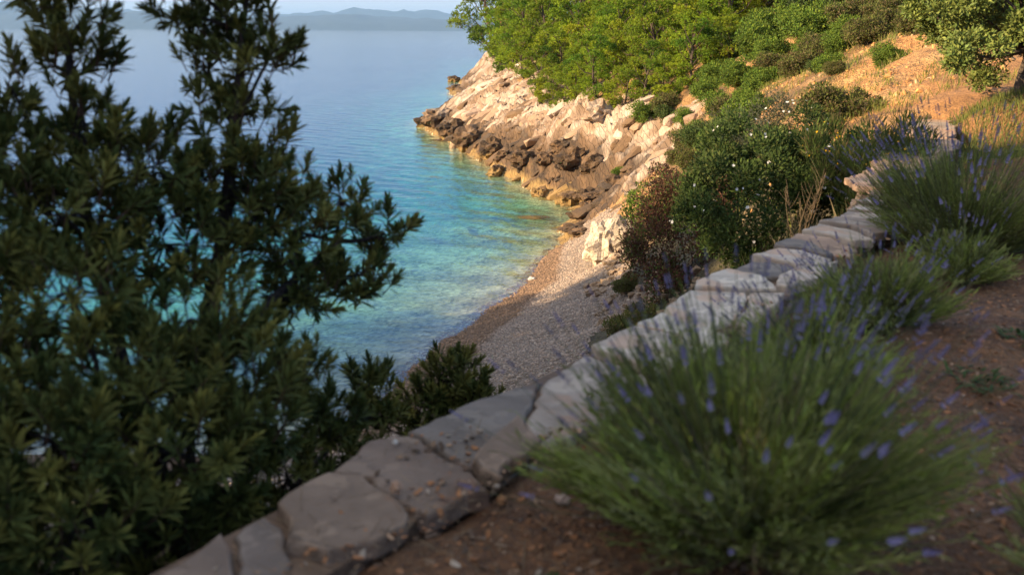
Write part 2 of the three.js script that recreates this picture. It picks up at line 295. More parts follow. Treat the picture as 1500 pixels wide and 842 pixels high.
// ---------- the sea ----------
const waveBump = (() => {
  const N = 1024, h = new Float32Array(N * N), R = rng(77);
  const waves = [];
  for (let k = 0; k < 70; k++) { const m = 3 + Math.floor(Math.pow(R(), 1.6) * 75), a = (R() - 0.5) * 2.3 + 1.2, kx = Math.round(m * Math.cos(a)), ky = Math.round(m * Math.sin(a)), l = Math.max(1, Math.hypot(kx, ky)); waves.push([kx, ky, R() * 6.283, Math.pow(l, -1.1)]); }
  let lo = 1e9, hi = -1e9;
  const cs = new Float32Array(N); for (let i = 0; i < N; i++) cs[i] = Math.sin(i / N * 2 * Math.PI);
  for (const [kx, ky, ph, am] of waves) { const po = Math.round(ph / 6.283 * N); for (let j = 0; j < N; j++) for (let i = 0; i < N; i++) h[j * N + i] += am * cs[(((kx * i + ky * j + po) % N) + N) % N]; }
  for (const v of h) { lo = Math.min(lo, v); hi = Math.max(hi, v); }
  const d = new Float32Array(N * N * 4); for (let i = 0; i < N * N; i++) { d[i * 4] = d[i * 4 + 1] = d[i * 4 + 2] = (h[i] - lo) / (hi - lo); d[i * 4 + 3] = 1; }
  const t = new THREE.DataTexture(d, N, N, THREE.RGBAFormat, THREE.FloatType); t.wrapS = t.wrapT = THREE.RepeatWrapping; t.magFilter = THREE.LinearFilter; t.needsUpdate = true; return t;
})();
const seaMat = new THREE.MeshPhysicalMaterial({ name: 'sea_water', color: 0xffffff, roughness: 0.04, transmission: 1, thickness: 1, ior: 1.33, attenuationColor: new THREE.Color().setRGB(0.17, 0.70, 0.715), attenuationDistance: 5.0, bumpMap: scaled(waveBump, 6), bumpScale: 0.045 });
{
  const g = new THREE.PlaneGeometry(50000, 25200, 1, 1); g.rotateX(-Math.PI / 2); g.translate(0, 0, -12400);
  const p = g.attributes.position, uv = g.attributes.uv; for (let i = 0; i < p.count; i++) uv.setXY(i, p.getX(i), -p.getZ(i));
  struct('sea', g, seaMat);
}
// ---------- far shore and its haze ----------
{
  const ridge = (name, z0, depth, x0, x1, height, seed, c) => {
    const g = new Geo(), NXr = 220, NZr = 14, id = [];
    for (let j = 0; j <= NZr; j++) for (let i = 0; i <= NXr; i++) {
      const u = i / NXr, v = j / NZr, x = lerp(x0, x1, u), z = z0 - depth * v, prof = Math.sin(Math.PI * clamp(v)) ** 0.8;
      const y = -6 + prof * height(x) * (0.86 + 0.3 * fbm(x * 0.0011 + seed, z * 0.0011, 5));
      id.push(g.v(x, y, z, c, x, z));
    }
    for (let j = 0; j < NZr; j++) for (let i = 0; i < NXr; i++) { const a = j * (NXr + 1) + i; g.t(a, a + 1, a + NXr + 1); g.t(a + 1, a + NXr + 2, a + NXr + 1); }
    struct(name, g.build(true), std({ roughness: 1, map: scaled(soilMap, 900), name: 'far_scrub' }));
  };
  const bell = (x, c, w) => Math.exp(-(((x - c) / w) ** 2));
  ridge('mountains', -13500, 3600, -16000, 3000, (x) => 180 + 240 * bell(x, -7800, 1500) + 110 * bell(x, -5200, 900) + 70 * bell(x, -2300, 700) + 40 * bell(x, -3600, 500), 3, [0.045, 0.06, 0.05]);
  ridge('mountains', -18500, 4500, -22000, 6000, (x) => 320 + 240 * bell(x, -10500, 2600) + 120 * bell(x, -2600, 1500) + 60 * bell(x, 600, 1600), 9, [0.045, 0.06, 0.05]);
}
scene.fog = new THREE.FogExp2(new THREE.Color().setRGB(0.36, 0.62, 0.98), 0.00005);

// ---------- rocks ----------
function boxUV(g, k = 1) {
  const p = g.attributes.position, n = g.attributes.normal, uv = new Float32Array(p.count * 2);
  for (let i = 0; i < p.count; i++) { const ax = Math.abs(n.getX(i)), ay = Math.abs(n.getY(i)), az = Math.abs(n.getZ(i)); const [a, b] = ay >= ax && ay >= az ? [p.getX(i), p.getZ(i)] : ax > az ? [p.getZ(i), p.getY(i)] : [p.getX(i), p.getY(i)]; uv[i * 2] = a * k; uv[i * 2 + 1] = b * k; }
  g.setAttribute('uv', new THREE.BufferAttribute(uv, 2)); return g;
}
function hullRock(seed, sx, sy, sz, n = 18) {   // broken block: hull of points pushed towards the faces of a box
  const R = rng(seed), pts = [];
  for (let k = 0; k < n; k++) { const v = V(R() * 2 - 1, R() * 2 - 1, R() * 2 - 1), ax = k % 3; v.setComponent(ax, Math.sign(v.getComponent(ax)) * (0.8 + 0.2 * R())); const l = v.length(); if (l > 1.25) v.multiplyScalar(1.25 / l); pts.push(v.multiply(V(sx, sy, sz)).multiplyScalar(0.5)); }
  return boxUV(new ConvexGeometry(pts));
}
// a weathered lump: sphere pushed by layered noise, coloured by what grows on it at its height
function lumpRock(seed, sx, sy, sz, at, turn, detail, colour, seams = 0.13) {
  const g = new THREE.IcosahedronGeometry(0.5, detail), p = g.attributes.position, o = seed * 7.3, v = V(0, 0, 0), col = new Float32Array(p.count * 3), c = Math.cos(turn), s = Math.sin(turn);
  for (let i = 0; i < p.count; i++) {
    v.fromBufferAttribute(p, i); const d = v.clone().normalize();
    const cut = Math.min(1, 0.80 + 0.3 * n3(d.x * 0.9 + o, d.y * 0.9, d.z * 0.9)), bed = Math.abs(n3(d.x * 1.3 + o, d.y * 4 + d.x * 1.5, d.z * 1.3));
    const r = 0.5 * (cut + 0.12 * n3(d.x * 2.4 + o, d.y * 2.4, d.z * 2.4) - seams * (1 - Math.min(1, bed * 5)) + 0.05 * n3(d.x * 7 + o, d.y * 7, d.z * 7));
    v.copy(d).multiplyScalar(2 * r * 0.5).multiply(V(sx, sy, sz)); p.setXYZ(i, v.x, v.y, v.z);
    const wx = at[0] + v.x * c + v.z * s, wz = at[2] - v.x * s + v.z * c, k = colour(wx, at[1] + v.y, wz); col.set(k, i * 3);
  }
  g.setAttribute('color', new THREE.BufferAttribute(col, 3)); g.computeVertexNormals();
  return boxUV(g);
}
const lumpMat = std({ map: scaled(rockMap, 2.3), bumpMap: scaled(rockBump, 1.7), bumpScale: 0.07, name: 'weathered_limestone' });
const rockTone = (r, g, b, name) => new THREE.MeshStandardMaterial({ name, color: new THREE.Color().setRGB(r, g, b), roughness: 0.95, map: scaled(rockMap, 2.3), bumpMap: scaled(rockBump, 1.7), bumpScale: 0.06, flatShading: true });
const DRY = [rockTone(0.64, 0.50, 0.39, 'pale_limestone'), rockTone(0.58, 0.42, 0.31, 'pink_limestone'), rockTone(0.44, 0.29, 0.185, 'ochre_limestone'), rockTone(0.66, 0.53, 0.42, 'cream_limestone')];
const DARK = [rockTone(0.12, 0.074, 0.040, 'lichen_limestone'), rockTone(0.20, 0.12, 0.062, 'brown_limestone'), rockTone(0.095, 0.064, 0.040, 'black_lichen_limestone')];
const GOLD = [rockTone(0.38, 0.235, 0.085, 'algae_limestone'), rockTone(0.30, 0.18, 0.07, 'wet_limestone')];
{
  const R = rng(21), shapes = Array.from({ length: 14 }, (_, k) => hullRock(100 + k, 1, 0.34 + 0.3 * ((k * 7) % 5) / 5, 0.42 + 0.35 * ((k * 3) % 4) / 4, 28));
  const bed = Math.atan2(0.92, 0.62);   // beds run up from the water, askew to the shore
  let made = 0;
  for (let tries = 0; tries < 6000 && made < 240; tries++) {
    const z = -45 - Math.pow(R(), 1.5) * 62, x = -11 + R() * 22, y = ground(x, z), b = base(x, z);
    if (b < 0.05 || rockiness(x, z, b) < 0.5) continue;
    const own = COLOR.rock(x, y, z), off = (m) => Math.hypot(m.color.r - own[0] * 1.08, m.color.g - own[1] * 1.08, m.color.b - own[2] * 1.08), tones = [...DRY, ...DARK, ...(y < 0.4 ? GOLD : [])].sort((a, b) => off(a) - off(b));
    const s = (0.5 + 1.2 * Math.pow(R(), 2)) * (z < -75 ? 1.35 : 1), o = mesh('rock_slab', shapes[Math.floor(R() * shapes.length)], tones[R() < 0.7 ? 0 : 1], STRUCT.rock);
    o.position.set(x, y - s * 0.1, z); o.scale.set(s * (1.0 + 1.3 * R()), s * (0.6 + 0.6 * R()), s * (0.9 + 0.7 * R()));
    o.rotation.set((R() - 0.5) * 0.5, Math.PI / 2 - bed + (R() - 0.5) * 0.8, 0.4 + (R() - 0.5) * 0.5, 'YXZ');
    made++;
  }
  // boulders along the water's edge
  const B = [[3.43, -56.43, 1.7], [5.22, -58.29, 1.9], [2.04, -59.12, 1.3], [0.64, -62.07, 1.4], [-1.09, -63.65, 1.3], [-0.69, -67.43, 1], [2.85, -59.12, 1.1], [3.97, -52.14, 1.3], [3.09, -52.59, 1.2], [4.2, -50.2, 1.3], [3.81, -49.02, 1], [3.44, -45.71, 1.3], [2.85, -42.96, 1.2], [2.86, -40.78, 0.9], [6.57, -64, 1], [4.3, -64, 0.8], [-6.88, -91.94, 2.6], [-8.16, -96.09, 2], [-5.19, -84.61, 2.4], [-3.12, -75.98, 2.4], [-1.46, -71.25, 1.8], [1.54, -55.67, 1.1], [5.1, -47.6, 1.2], [4.6, -54.2, 1.5]];
  B.forEach(([x, z, s], k) => {
    const flat = [9, 11, 12, 13].includes(k), y = Math.max(ground(x, z), -0.15) + s * (flat ? 0.05 : 0.16), turn = 0.6 + (R() - 0.5);
    const o = mesh('boulder', lumpRock(40 + k, s * 1.5, s * (flat ? 0.5 : 0.95), s * 1.1, [x, y, z], turn, 5, COLOR.rock), lumpMat, STRUCT.rock);
    o.position.set(x, y, z); o.rotation.y = turn;
  });
}
// rocks out in the water
for (const [x, z, s, label] of [[-10.8, -183, 1.9, 'small low rock standing alone in open sea off the headland'], [-8.6, -153, 2.1, 'dark rock in the sea close against the headland shore'], [1.03, -49.06, 1.3, 'flat orange rock just under the water near the shore boulders']]) {
  const y = s < 1.5 ? -0.28 : 0.25, o = mesh('sea_rock', lumpRock(Math.round(x * 9 + 200), s * 1.5, s * (s < 1.5 ? 0.45 : 0.9), s, [x, y, z], 0, 4, s < 1.5 ? () => [0.40, 0.22, 0.08] : COLOR.rock), lumpMat);
  o.position.set(x, y, z); tag(o, label, 'rock');
}
{ // the cracked pale boulder at the back of the beach
  const t = thing('boulder', 'large cracked pale boulder at the back of the pebble beach', 'boulder', [3.5, 1.0, -34.0]);
  const pale = (x, y, z) => mixc([0.68, 0.54, 0.40], [0.76, 0.64, 0.50], clamp(0.5 + fbm(x * 1.4, z * 1.4 + y, 3))), grey = (x, y, z) => mixc([0.42, 0.34, 0.26], [0.52, 0.42, 0.32], clamp(0.5 + fbm(x * 1.4, z * 1.4 + y, 3)));
  [[-0.3, 0.75, -0.25, 1.5, 1.9, 1.5, pale, 61], [0.42, 0.95, -0.2, 1.3, 1.7, 1.3, grey, 62], [0.5, 0.42, 0.42, 1.2, 0.85, 0.8, grey, 63]].forEach(([x, y, z, a, b, c, f, s]) => { const o = mesh('block', lumpRock(s, a * 1.15, b * 1.1, c * 1.15, [x, y, z], 0, 5, f, 0.05), lumpMat, t); o.position.set(x, y, z); });
  const R = rng(9);
  const heap = mesh('stone_rubble', mergeGeometries(Array.from({ length: 420 }, (_, k) => { const q = k < 130 ? 0 : 1, x = q ? 2.3 + R() * 1.9 : 2.9 + R() * 2.2, z = q ? -20 - R() * 11 : -33.2 + R() * 3.6, s = 0.08 + 0.26 * R() ** 2.5, g = hullRock(500 + k, s, s * 0.7, s, 12); g.rotateY(R() * 6); g.translate(x, ground(x, z) + s * 0.2, z); return g; })), rockTone(0.36, 0.25, 0.16, 'ochre_rubble'));
  tag(heap, 'broken ochre rubble lying below the cracked pale boulder', 'rubble'); heap.userData.kind = 'stuff';
  const w = mesh('white_stone', lumpRock(71, 0.34, 0.2, 0.26, [0, 0, 0], 0, 3, () => [0.78, 0.76, 0.72]), lumpMat); w.position.set(0.72, ground(0.72, -35.7) + 0.05, -35.7); tag(w, 'single white stone at the edge of the water on the beach', 'stone');
}
{ // pebbles
  const R = rng(31), g = new THREE.IcosahedronGeometry(0.5, 1); g.scale(1, 0.55, 0.8);
  const N = 30000, o = new THREE.InstancedMesh(g, new THREE.MeshStandardMaterial({ name: 'beach_pebble', roughness: 0.85 }), N), m = new THREE.Matrix4(), q = new THREE.Quaternion(), e = new THREE.Euler(), c = new THREE.Color(); let k = 0;
  for (let tries = 0; tries < 300000 && k < N; tries++) {
    const z = -15 - R() * 28, x = -9 + R() * 14, y = ground(x, z); if (y < -0.12 || beachiness(x, z, base(x, z)) < 0.4) continue;
    if (x < -4 && R() < 0.6) continue;
    const s = 0.03 + 0.05 * R() + (R() < 0.04 ? 0.08 * R() : 0), dry = sstep(0.28, 0.42, y), v = 0.7 + 0.7 * R();
    m.compose(V(x, y + s * 0.14, z), q.setFromEuler(e.set(R() * 0.6, R() * 6.3, R() * 0.6)), V(s, s, s)); o.setMatrixAt(k, m);
    const t = R(), b = mixc(mixc([0.31, 0.225, 0.172], [0.30, 0.245, 0.20], t), mixc([0.20, 0.12, 0.07], [0.25, 0.16, 0.10], t), 1 - dry); o.setColorAt(k, c.setRGB(b[0] * v, b[1] * v, b[2] * v)); k++;
  }
  o.count = k; o.name = 'beach_pebbles'; o.userData.kind = 'stuff'; tag(o, 'grey and pink pebbles covering the small beach', 'pebbles'); shade(o); scene.add(o);
}
// ---------- the dry-stone wall ----------
{
  const t = thing('stone_wall', 'low dry-stone wall capped with broad flat grey slabs', 'wall');
  const stoneMap = texture(512, 512, (i, j) => { const u = i / 512, v = j / 512, f = tfbm(u, v, 5, 6), w = tfbm(u + 0.37, v + 0.11, 9, 5), l = sstep(0.60, 0.68, w), r = sstep(0.62, 0.74, tfbm(u + 0.7, v + 0.2, 4, 5)); let c = [0.62 + 0.7 * (f - 0.5), 0.60 + 0.7 * (f - 0.5), 0.58 + 0.7 * (f - 0.5)]; c = mixc(c, [0.95, 0.93, 0.88], 0.55 * l); return mixc(c, [0.72, 0.48, 0.34], 0.45 * r); });
  const stoneBump = texture(512, 512, (i, j) => { const u = i / 512, v = j / 512; return clamp(0.6 * tfbm(u, v, 4, 6) + 0.4 * (Math.floor(6 * tfbm(u + 0.3, v, 3, 5)) / 6)); });
  const stone = (r, g, b, k) => { const m = scaled(stoneMap, 1.1), n = scaled(stoneBump, 0.8); m.offset.set(k * 0.37, k * 0.19); n.offset.set(k * 0.21, k * 0.43); return new THREE.MeshStandardMaterial({ name: 'wall_stone', color: new THREE.Color().setRGB(r, g, b), roughness: 0.93, map: m, bumpMap: n, bumpScale: 0.03 }); };
  const brown = [stone(0.36, 0.255, 0.19, 1), stone(0.33, 0.25, 0.20, 2), stone(0.39, 0.27, 0.19, 3)], pale = [stone(0.92, 0.78, 0.63, 4), stone(0.78, 0.63, 0.50, 5)], grey = [stone(0.32, 0.26, 0.215, 6), stone(0.60, 0.48, 0.385, 7)], rust = [stone(0.66, 0.44, 0.30, 8)];
  const R = rng(57);
  function slab(poly, top, thick, m, tiltX = 0, tiltZ = 0) {
    const cx = poly.reduce((a, p) => a + p[0], 0) / poly.length, cz = poly.reduce((a, p) => a + p[1], 0) / poly.length, pts = [];
    for (let k = 0; k < poly.length; k++) { const [ax, az] = poly[k], [bx, bz] = poly[(k + 1) % poly.length], n = Math.max(2, Math.round(Math.hypot(bx - ax, bz - az) / 0.07)); for (let i = 0; i < n; i++) { const u = i / n, j = 0.032; pts.push(new THREE.Vector2((ax + (bx - ax) * u - cx) * 0.985 + (R() - 0.5) * j, -((az + (bz - az) * u - cz) * 0.985 + (R() - 0.5) * j))); } }
    const g = new THREE.ExtrudeGeometry(new THREE.Shape(pts), { depth: thick, bevelEnabled: true, bevelThickness: 0.014, bevelSize: 0.012, bevelOffset: -0.012, bevelSegments: 2, steps: 1 });
    g.rotateX(-Math.PI / 2); g.translate(0, -thick - 0.014, 0);
    const o = mesh('capstone', g, m, t); o.position.set(cx, top, cz); o.rotation.set(tiltX, 0, tiltZ); return o;
  }
  const P = [
    [[[-1.42, -1.95], [-1.12, -2.36], [-0.76, -2.26], [-0.7, -1.9], [-1.0, -1.6]], 7.5, brown[1]],
    [[[-1.09, -2.34], [-0.88, -2.76], [-0.79, -2.54], [-0.74, -2.28]], 7.49, brown[0]],
    [[[-0.87, -2.79], [-0.8, -2.93], [-0.71, -2.85], [-0.69, -2.7], [-0.6, -2.51], [-0.58, -2.25], [-0.71, -2.26], [-0.78, -2.54]], 7.505, brown[1]],
    [[[-0.77, -2.95], [-0.64, -3.2], [-0.52, -3.16], [-0.36, -2.95], [-0.31, -2.82], [-0.39, -2.71], [-0.54, -2.64], [-0.67, -2.7], [-0.7, -2.85]], 7.495, brown[2]],
    [[[-0.63, -3.22], [-0.53, -3.51], [-0.39, -3.55], [-0.28, -3.39], [-0.12, -3.22], [-0.08, -3.09], [-0.27, -2.91], [-0.33, -2.95], [-0.49, -3.16]], 7.5, brown[0]],
    [[[-0.39, -3.59], [-0.14, -3.95], [0.13, -4.17], [0.04, -3.66], [-0.14, -3.23], [-0.28, -3.43]], 7.51, grey[0]],
    [[[-0.14, -3.25], [0.02, -3.63], [0.11, -3.45], [-0.05, -3.13]], 7.515, brown[2], 0.1, -0.1],
    [[[0.14, -4.17], [0.36, -4.6], [0.57, -4.36], [0.42, -3.81], [0.13, -3.46], [0.05, -3.66]], 7.5, grey[1]],
    [[[0.39, -4.64], [0.62, -4.99], [0.82, -4.84], [0.81, -4.32], [0.56, -4.05], [0.59, -4.39]], 7.505, pale[1]],
    [[[0.64, -5.0], [0.82, -5.26], [0.93, -5.17], [1.03, -4.97], [1.12, -4.78], [0.84, -4.36], [0.84, -4.85]], 7.5, pale[0]],
    [[[0.9, -5.51], [1.07, -5.79], [1.4, -5.72], [1.31, -5.39], [1.19, -5.13], [1.04, -5.0], [0.93, -5.2], [0.82, -5.3]], 7.51, pale[0]],
    [[[1.17, -6.0], [1.39, -6.25], [1.58, -6.09], [1.59, -5.74], [1.41, -5.75], [1.1, -5.82]], 7.5, pale[0]],
    [[[1.4, -6.27], [1.63, -6.58], [1.77, -6.56], [1.88, -6.4], [1.71, -6.14], [1.59, -6.11]], 7.505, grey[0]],
    [[[1.66, -6.71], [1.89, -6.93], [2.05, -6.85], [2.19, -6.57], [2.05, -6.4], [1.89, -6.41], [1.77, -6.57]], 7.52, pale[1]],
    [[[1.86, -6.96], [2.01, -7.19], [2.18, -7.11], [2.22, -6.71], [2.15, -6.66], [2.06, -6.87]], 7.51, grey[0]],
    [[[2.04, -7.25], [2.2, -7.54], [2.4, -7.39], [2.46, -6.9], [2.34, -6.68], [2.24, -6.7], [2.19, -7.13]], 7.525, rust[0]],
    [[[1.71, -6.13], [1.9, -6.39], [2.07, -6.39], [2.2, -6.52], [1.9, -6.02], [1.66, -5.79], [1.6, -5.83]], 7.505, pale[1]],
    [[[1.31, -5.37], [1.41, -5.7], [1.58, -5.72], [1.64, -5.76], [1.42, -5.28], [1.25, -5.0], [1.2, -5.12]], 7.5, pale[1]],
    [[[2.27, -7.61], [2.46, -7.86], [2.67, -7.59], [2.68, -7.25], [2.53, -7.19], [2.41, -7.42]], 7.53, pale[1]],
    [[[2.48, -7.9], [2.67, -8.07], [2.8, -7.78], [2.96, -7.58], [2.88, -7.43], [2.7, -7.29], [2.69, -7.61]], 7.52, grey[1]],
    [[[2.69, -8.11], [2.87, -8.39], [3.14, -8.3], [3.16, -8.01], [2.98, -7.61], [2.82, -7.81]], 7.535, grey[1]],
    [[[2.88, -8.42], [3.05, -8.7], [3.2, -8.53], [3.16, -8.33]], 7.53, pale[1]],
    [[[3.08, -8.77], [3.28, -9.02], [3.29, -8.65], [3.28, -8.26], [3.19, -8.1], [3.23, -8.55]], 7.54, grey[1]],
    [[[3.3, -9.06], [3.42, -9.5], [3.62, -9.75], [3.68, -9.3], [3.5, -8.63], [3.32, -8.6]], 7.55, rust[0]],
  ];
  P.forEach(([poly, top, m, a, b], k) => slab(poly, top + 0.022 * Math.sin(k * 2.4), 0.035 + 0.02 * R(), m, (a ?? 0) + (R() - 0.5) * 0.03, (b ?? 0) + (R() - 0.5) * 0.03));
  // further on: one broad slab after another, two abreast at times
  const along = (s) => { let run = 0; for (let k = 0; k + 1 < WALL.length; k++) { const [ax, az] = WALL[k], [bx, bz] = WALL[k + 1], l = Math.hypot(bx - ax, bz - az); if (s <= run + l || k + 2 === WALL.length) { const u = clamp((s - run) / l); return [ax + (bx - ax) * u, az + (bz - az) * u, (bx - ax) / l, (bz - az) / l]; } run += l; } };
  const total = (() => { let r = 0; for (let k = 0; k + 1 < WALL.length; k++) r += Math.hypot(WALL[k + 1][0] - WALL[k][0], WALL[k + 1][1] - WALL[k][1]); return r; })();
  const start = toLine(WALL, 3.62, -9.5)[2];
  const across = (s, w) => { const [x, z, dx, dz] = along(s); return [x - dz * w, z + dx * w]; };
  for (let s = start; s < total - 0.1;) { const l = Math.min(0.9 + 0.7 * R(), total - s), e = s + l - 0.01, j = () => (R() - 0.5) * 0.16, top = 7.54 + 0.012 * R(); slab([across(s, -0.33 + j()), across((s + e) / 2 + j(), -0.36 + j()), across(e, -0.33 + j()), across(e, 0.32 + j()), across((s + e) / 2 + j(), 0.36 + j()), across(s, 0.33 + j())], top, 0.04, [grey[1], rust[0], pale[1]][Math.floor(R() * 3)], (R() - 0.5) * 0.015, (R() - 0.5) * 0.015); s += l; }
  for (let s = 0; s < toLine(WALL, -1.35, -1.8)[2] - 0.3;) { const l = 0.4 + 0.3 * R(), e = s + l - 0.02; slab([across(s, -0.32), across(e, -0.3), across(e, 0.3), across(s, 0.34)], 7.49, 0.07, brown[Math.floor(R() * 3)]); s += l; }
  // courses under the slabs, both faces, and the packed core
  const blocks = Array.from({ length: 8 }, (_, k) => hullRock(300 + k, 1, 1, 1, 22));
  const bodyMats = [brown[0], brown[1], grey[0], rust[0], grey[1]];
  for (const w of [-0.2, 0.13]) for (let row = 0; row < (w < 0 ? 3 : 1); row++) for (let s = 0.2 + 0.15 * (row % 2); s < total - 0.2;) {
    const l = 0.26 + 0.2 * R(), [x, z, dx, dz] = along(s + l / 2), o = mesh('wall_stone', blocks[Math.floor(R() * 8)], bodyMats[Math.floor(R() * 5)], t), far = clamp((s - start) / (total - start)) * 0.1;
    o.position.set(x - dz * w, 7.33 - row * 0.17 + far, z + dx * w); o.rotation.y = Math.atan2(-dz, dx); o.scale.set(l * 1.08, 0.2, w < 0 ? 0.24 : 0.2); s += l;
  }
  const core = new Geo(); { let prev = null; for (let s = 0; s <= total; s += 0.3) { const a = across(s, -0.22), b = across(s, 0.2), r = [[a, 7.462], [b, 7.462], [b, 6.2], [a, 6.2]].map(([p, y]) => core.v(p[0], y, p[1], [0.26, 0.16, 0.10], s, y)); if (prev) for (let k = 0; k < 4; k++) { const n = (k + 1) % 4; core.t(prev[k], r[k], prev[n]); core.t(prev[n], r[k], r[n]); } prev = r; } }
  mesh('rubble_core', core.build(), std({ name: 'wall_core', map: scaled(soilMap, 0.8) }), t);
}
// ---------- plants ----------
const leafMat = (name, o = {}) => new THREE.MeshPhysicalMaterial({ name, vertexColors: true, roughness: 0.96, transmission: 0.3, specularIntensity: 0.35, thickness: 0, side: THREE.DoubleSide, ...o });
const pineMat = leafMat('pine_needles', { transmission: 0.32 }), shrubMat = leafMat('shrub_leaves'), lavMat = leafMat('lavender_leaves', { transmission: 0.4 }), glossMat = leafMat('glossy_leaves', { roughness: 0.55, transmission: 0 }), flowerMat = leafMat('petals', { transmission: 0.25 });
const barkMat = std({ name: 'bark', map: scaled(soilMap, 0.6), bumpMap: scaled(soilMap, 0.6), bumpScale: 0.015 });
const tone = (c, k) => [c[0] * k, c[1] * k, c[2] * k];
const bend = (a, b, R, k = 0.12, n = 4) => { const out = [], l = a.distanceTo(b), j = onSphere(R).multiplyScalar(l * k); for (let i = 0; i <= n; i++) { const t = i / n, s = Math.sin(Math.PI * t); out.push(V(lerp(a.x, b.x, t) + j.x * s, lerp(a.y, b.y, t) + j.y * s - 0.05 * l * s, lerp(a.z, b.z, t) + j.z * s)); } return out; };

// Aleppo pine: leaning trunk, limbs, rounded clumps of needle tufts
function pineShapes(seed, h, w, lean = 0.12, tint = [1, 1, 1], n = 22, tufts = 175) {
  const R = rng(seed), wood = new Geo(), leaf = new Geo(), bark = [0.13, 0.095, 0.07], clumps = [];
  const top = V(lean * h * (R() - 0.3) * 2, h * 0.8, lean * h * (R() - 0.5) * 2), trunk = bend(V(0, -0.5, 0), top, R, 0.08, 6);
  wood.tube(trunk, 0.028 * h, 0.01 * h, bark, 7);
  for (let k = 0; k < n; k++) {
    const t = (k + 0.5) / n, yy = h * (0.12 + 0.84 * t), prof = Math.sin(Math.PI * (0.16 + 0.76 * t)) ** 0.7, a = k * 2.4 + R(), r = w * 0.5 * prof * (0.45 + 0.55 * R());
    const c = V(top.x * t + Math.cos(a) * r, yy + (R() - 0.5) * 0.4, top.z * t + Math.sin(a) * r), s = w * (0.12 + 0.08 * R()); clumps.push([c, s]);
    const f = trunk[Math.min(5, Math.floor(1 + t * 5))]; wood.tube(bend(f, c, R, 0.15, 3), 0.009 * h, 0.003 * h, bark, 4);
  }
  const d = V(0, 0, 0), a = V(0, 0, 0), e = V(0, 0, 0), nn = V(0, 0, 0);
  for (const [c, s] of clumps) {
    const hue = R(), own = mixc([0.10, 0.185, 0.010], [0.27, 0.33, 0.014], hue).map((v, i) => v * tint[i]), sub = Array.from({ length: 7 }, () => onSphere(R).multiply(V(1, 0.6, 1)).multiplyScalar(s * 0.6));
    for (let k = 0; k < tufts; k++) {
      onSphere(R, d); if (d.y < -0.5) d.y *= -0.6; const q = sub[k % 7], rr = s * 0.5 * (0.6 + 0.5 * R());
      a.set(c.x + q.x + d.x * rr, c.y + q.y + d.y * rr * 0.8, c.z + q.z + d.z * rr);
      const col = tone(R() < 0.04 ? [0.17, 0.10, 0.045] : own, 0.7 + 0.55 * R());
      for (let b = 0; b < 4; b++) { onSphere(R, e).multiplyScalar(0.85).add(d).add(V(0, 0.45, 0)).normalize(); onSphere(R, nn); leaf.blade(a, e, 0.19 + 0.12 * R(), 0.028, nn, col, 0, 0, 2); }
    }
  }
  return [wood.build(true), leaf.build()];
}
const PINES = [[1, 6, 5.0, 0.12, [1, 1, 1]], [2, 7, 5.2, 0.2, [0.72, 0.80, 1]], [3, 5.4, 5.2, 0.12, [1.12, 1.02, 1]], [4, 7.6, 5.2, 0.1, [0.85, 0.98, 1.1]]].map((a) => pineShapes(...a));
function pine(k, x, z, s, turn, label, group, sink = 0.1) { const t = thing('pine_tree', label, 'tree', [x, ground(x, z) - sink, z], group); mesh('trunk', PINES[k][0], barkMat, t); mesh('crown', PINES[k][1], pineMat, t); t.scale.setScalar(s); t.rotation.y = turn; return t; }
const GROVE = 'green pine in the dense grove above the pale headland rocks';
[[3.4, -68.5, 0.55], [4.3, -64, 0.5], [5.3, -61, 0.55], [6.3, -58.4, 0.5], [7.4, -56.4, 0.52], [8.5, -54.6, 0.5], [9.7, -53.8, 0.5], [11, -53.8, 0.55], [2.2, -78, 0.6], [1.2, -88, 0.65], [0.2, -102, 0.75], [2.6, -73.4, 0.5], [10.9, -62.6, 0.85], [7.7, -69.5, 0.85], [5, -84, 0.9], [14.6, -62.5, 0.9], [3.4, -88.5, 1.0], [4.9, -71.5, 0.66], [6.2, -66.5, 0.74], [7.2, -62.2, 0.68], [8.7, -60.2, 0.72], [10.0, -58.2, 0.72], [11.3, -57.2, 0.66], [12.9, -60.4, 0.9], [2.7, -112, 1.15], [5.3, -94, 1.15], [7.3, -82, 1.1], [9.3, -75.4, 1.1], [11.2, -70, 1.05], [13.9, -68, 1.05], [16.4, -69, 1.1], [3, -150, 1.3], [6.1, -124, 1.4], [9.0, -107.6, 1.35], [12.1, -97, 1.35], [15.4, -92, 1.35], [18.7, -88, 1.35], [20.3, -82, 1.3], [20.0, -71, 1.15], [6.2, -77, 0.85], [9.4, -66.5, 0.85], [3.6, -80, 0.7], [1.6, -98, 0.9], [0.4, -130, 1.1], [17.3, -78, 1.2], [13.4, -82, 1.2], [12.6, -64.5, 0.9], [0.6, -165, 1.3]]
  .forEach(([x, z, s], k) => pine((k * 3 + 1) % 4, x, z, s, k * 1.7, GROVE, 'pines on the headland', 0.5));
[[1.2, -158, 1.9], [-0.6, -140, 1.5], [2.2, -176, 2.2], [0.2, -118, 1.2]].forEach(([x, z, s], k) => pine((k + 2) % 4, x, z, s, k * 1.3, GROVE, 'pines on the headland', 0.6));
pine(1, -3.0, -172, 2.3, 2.1, 'lone pine leaning over the tip of the rocky headland', undefined, 0.4);
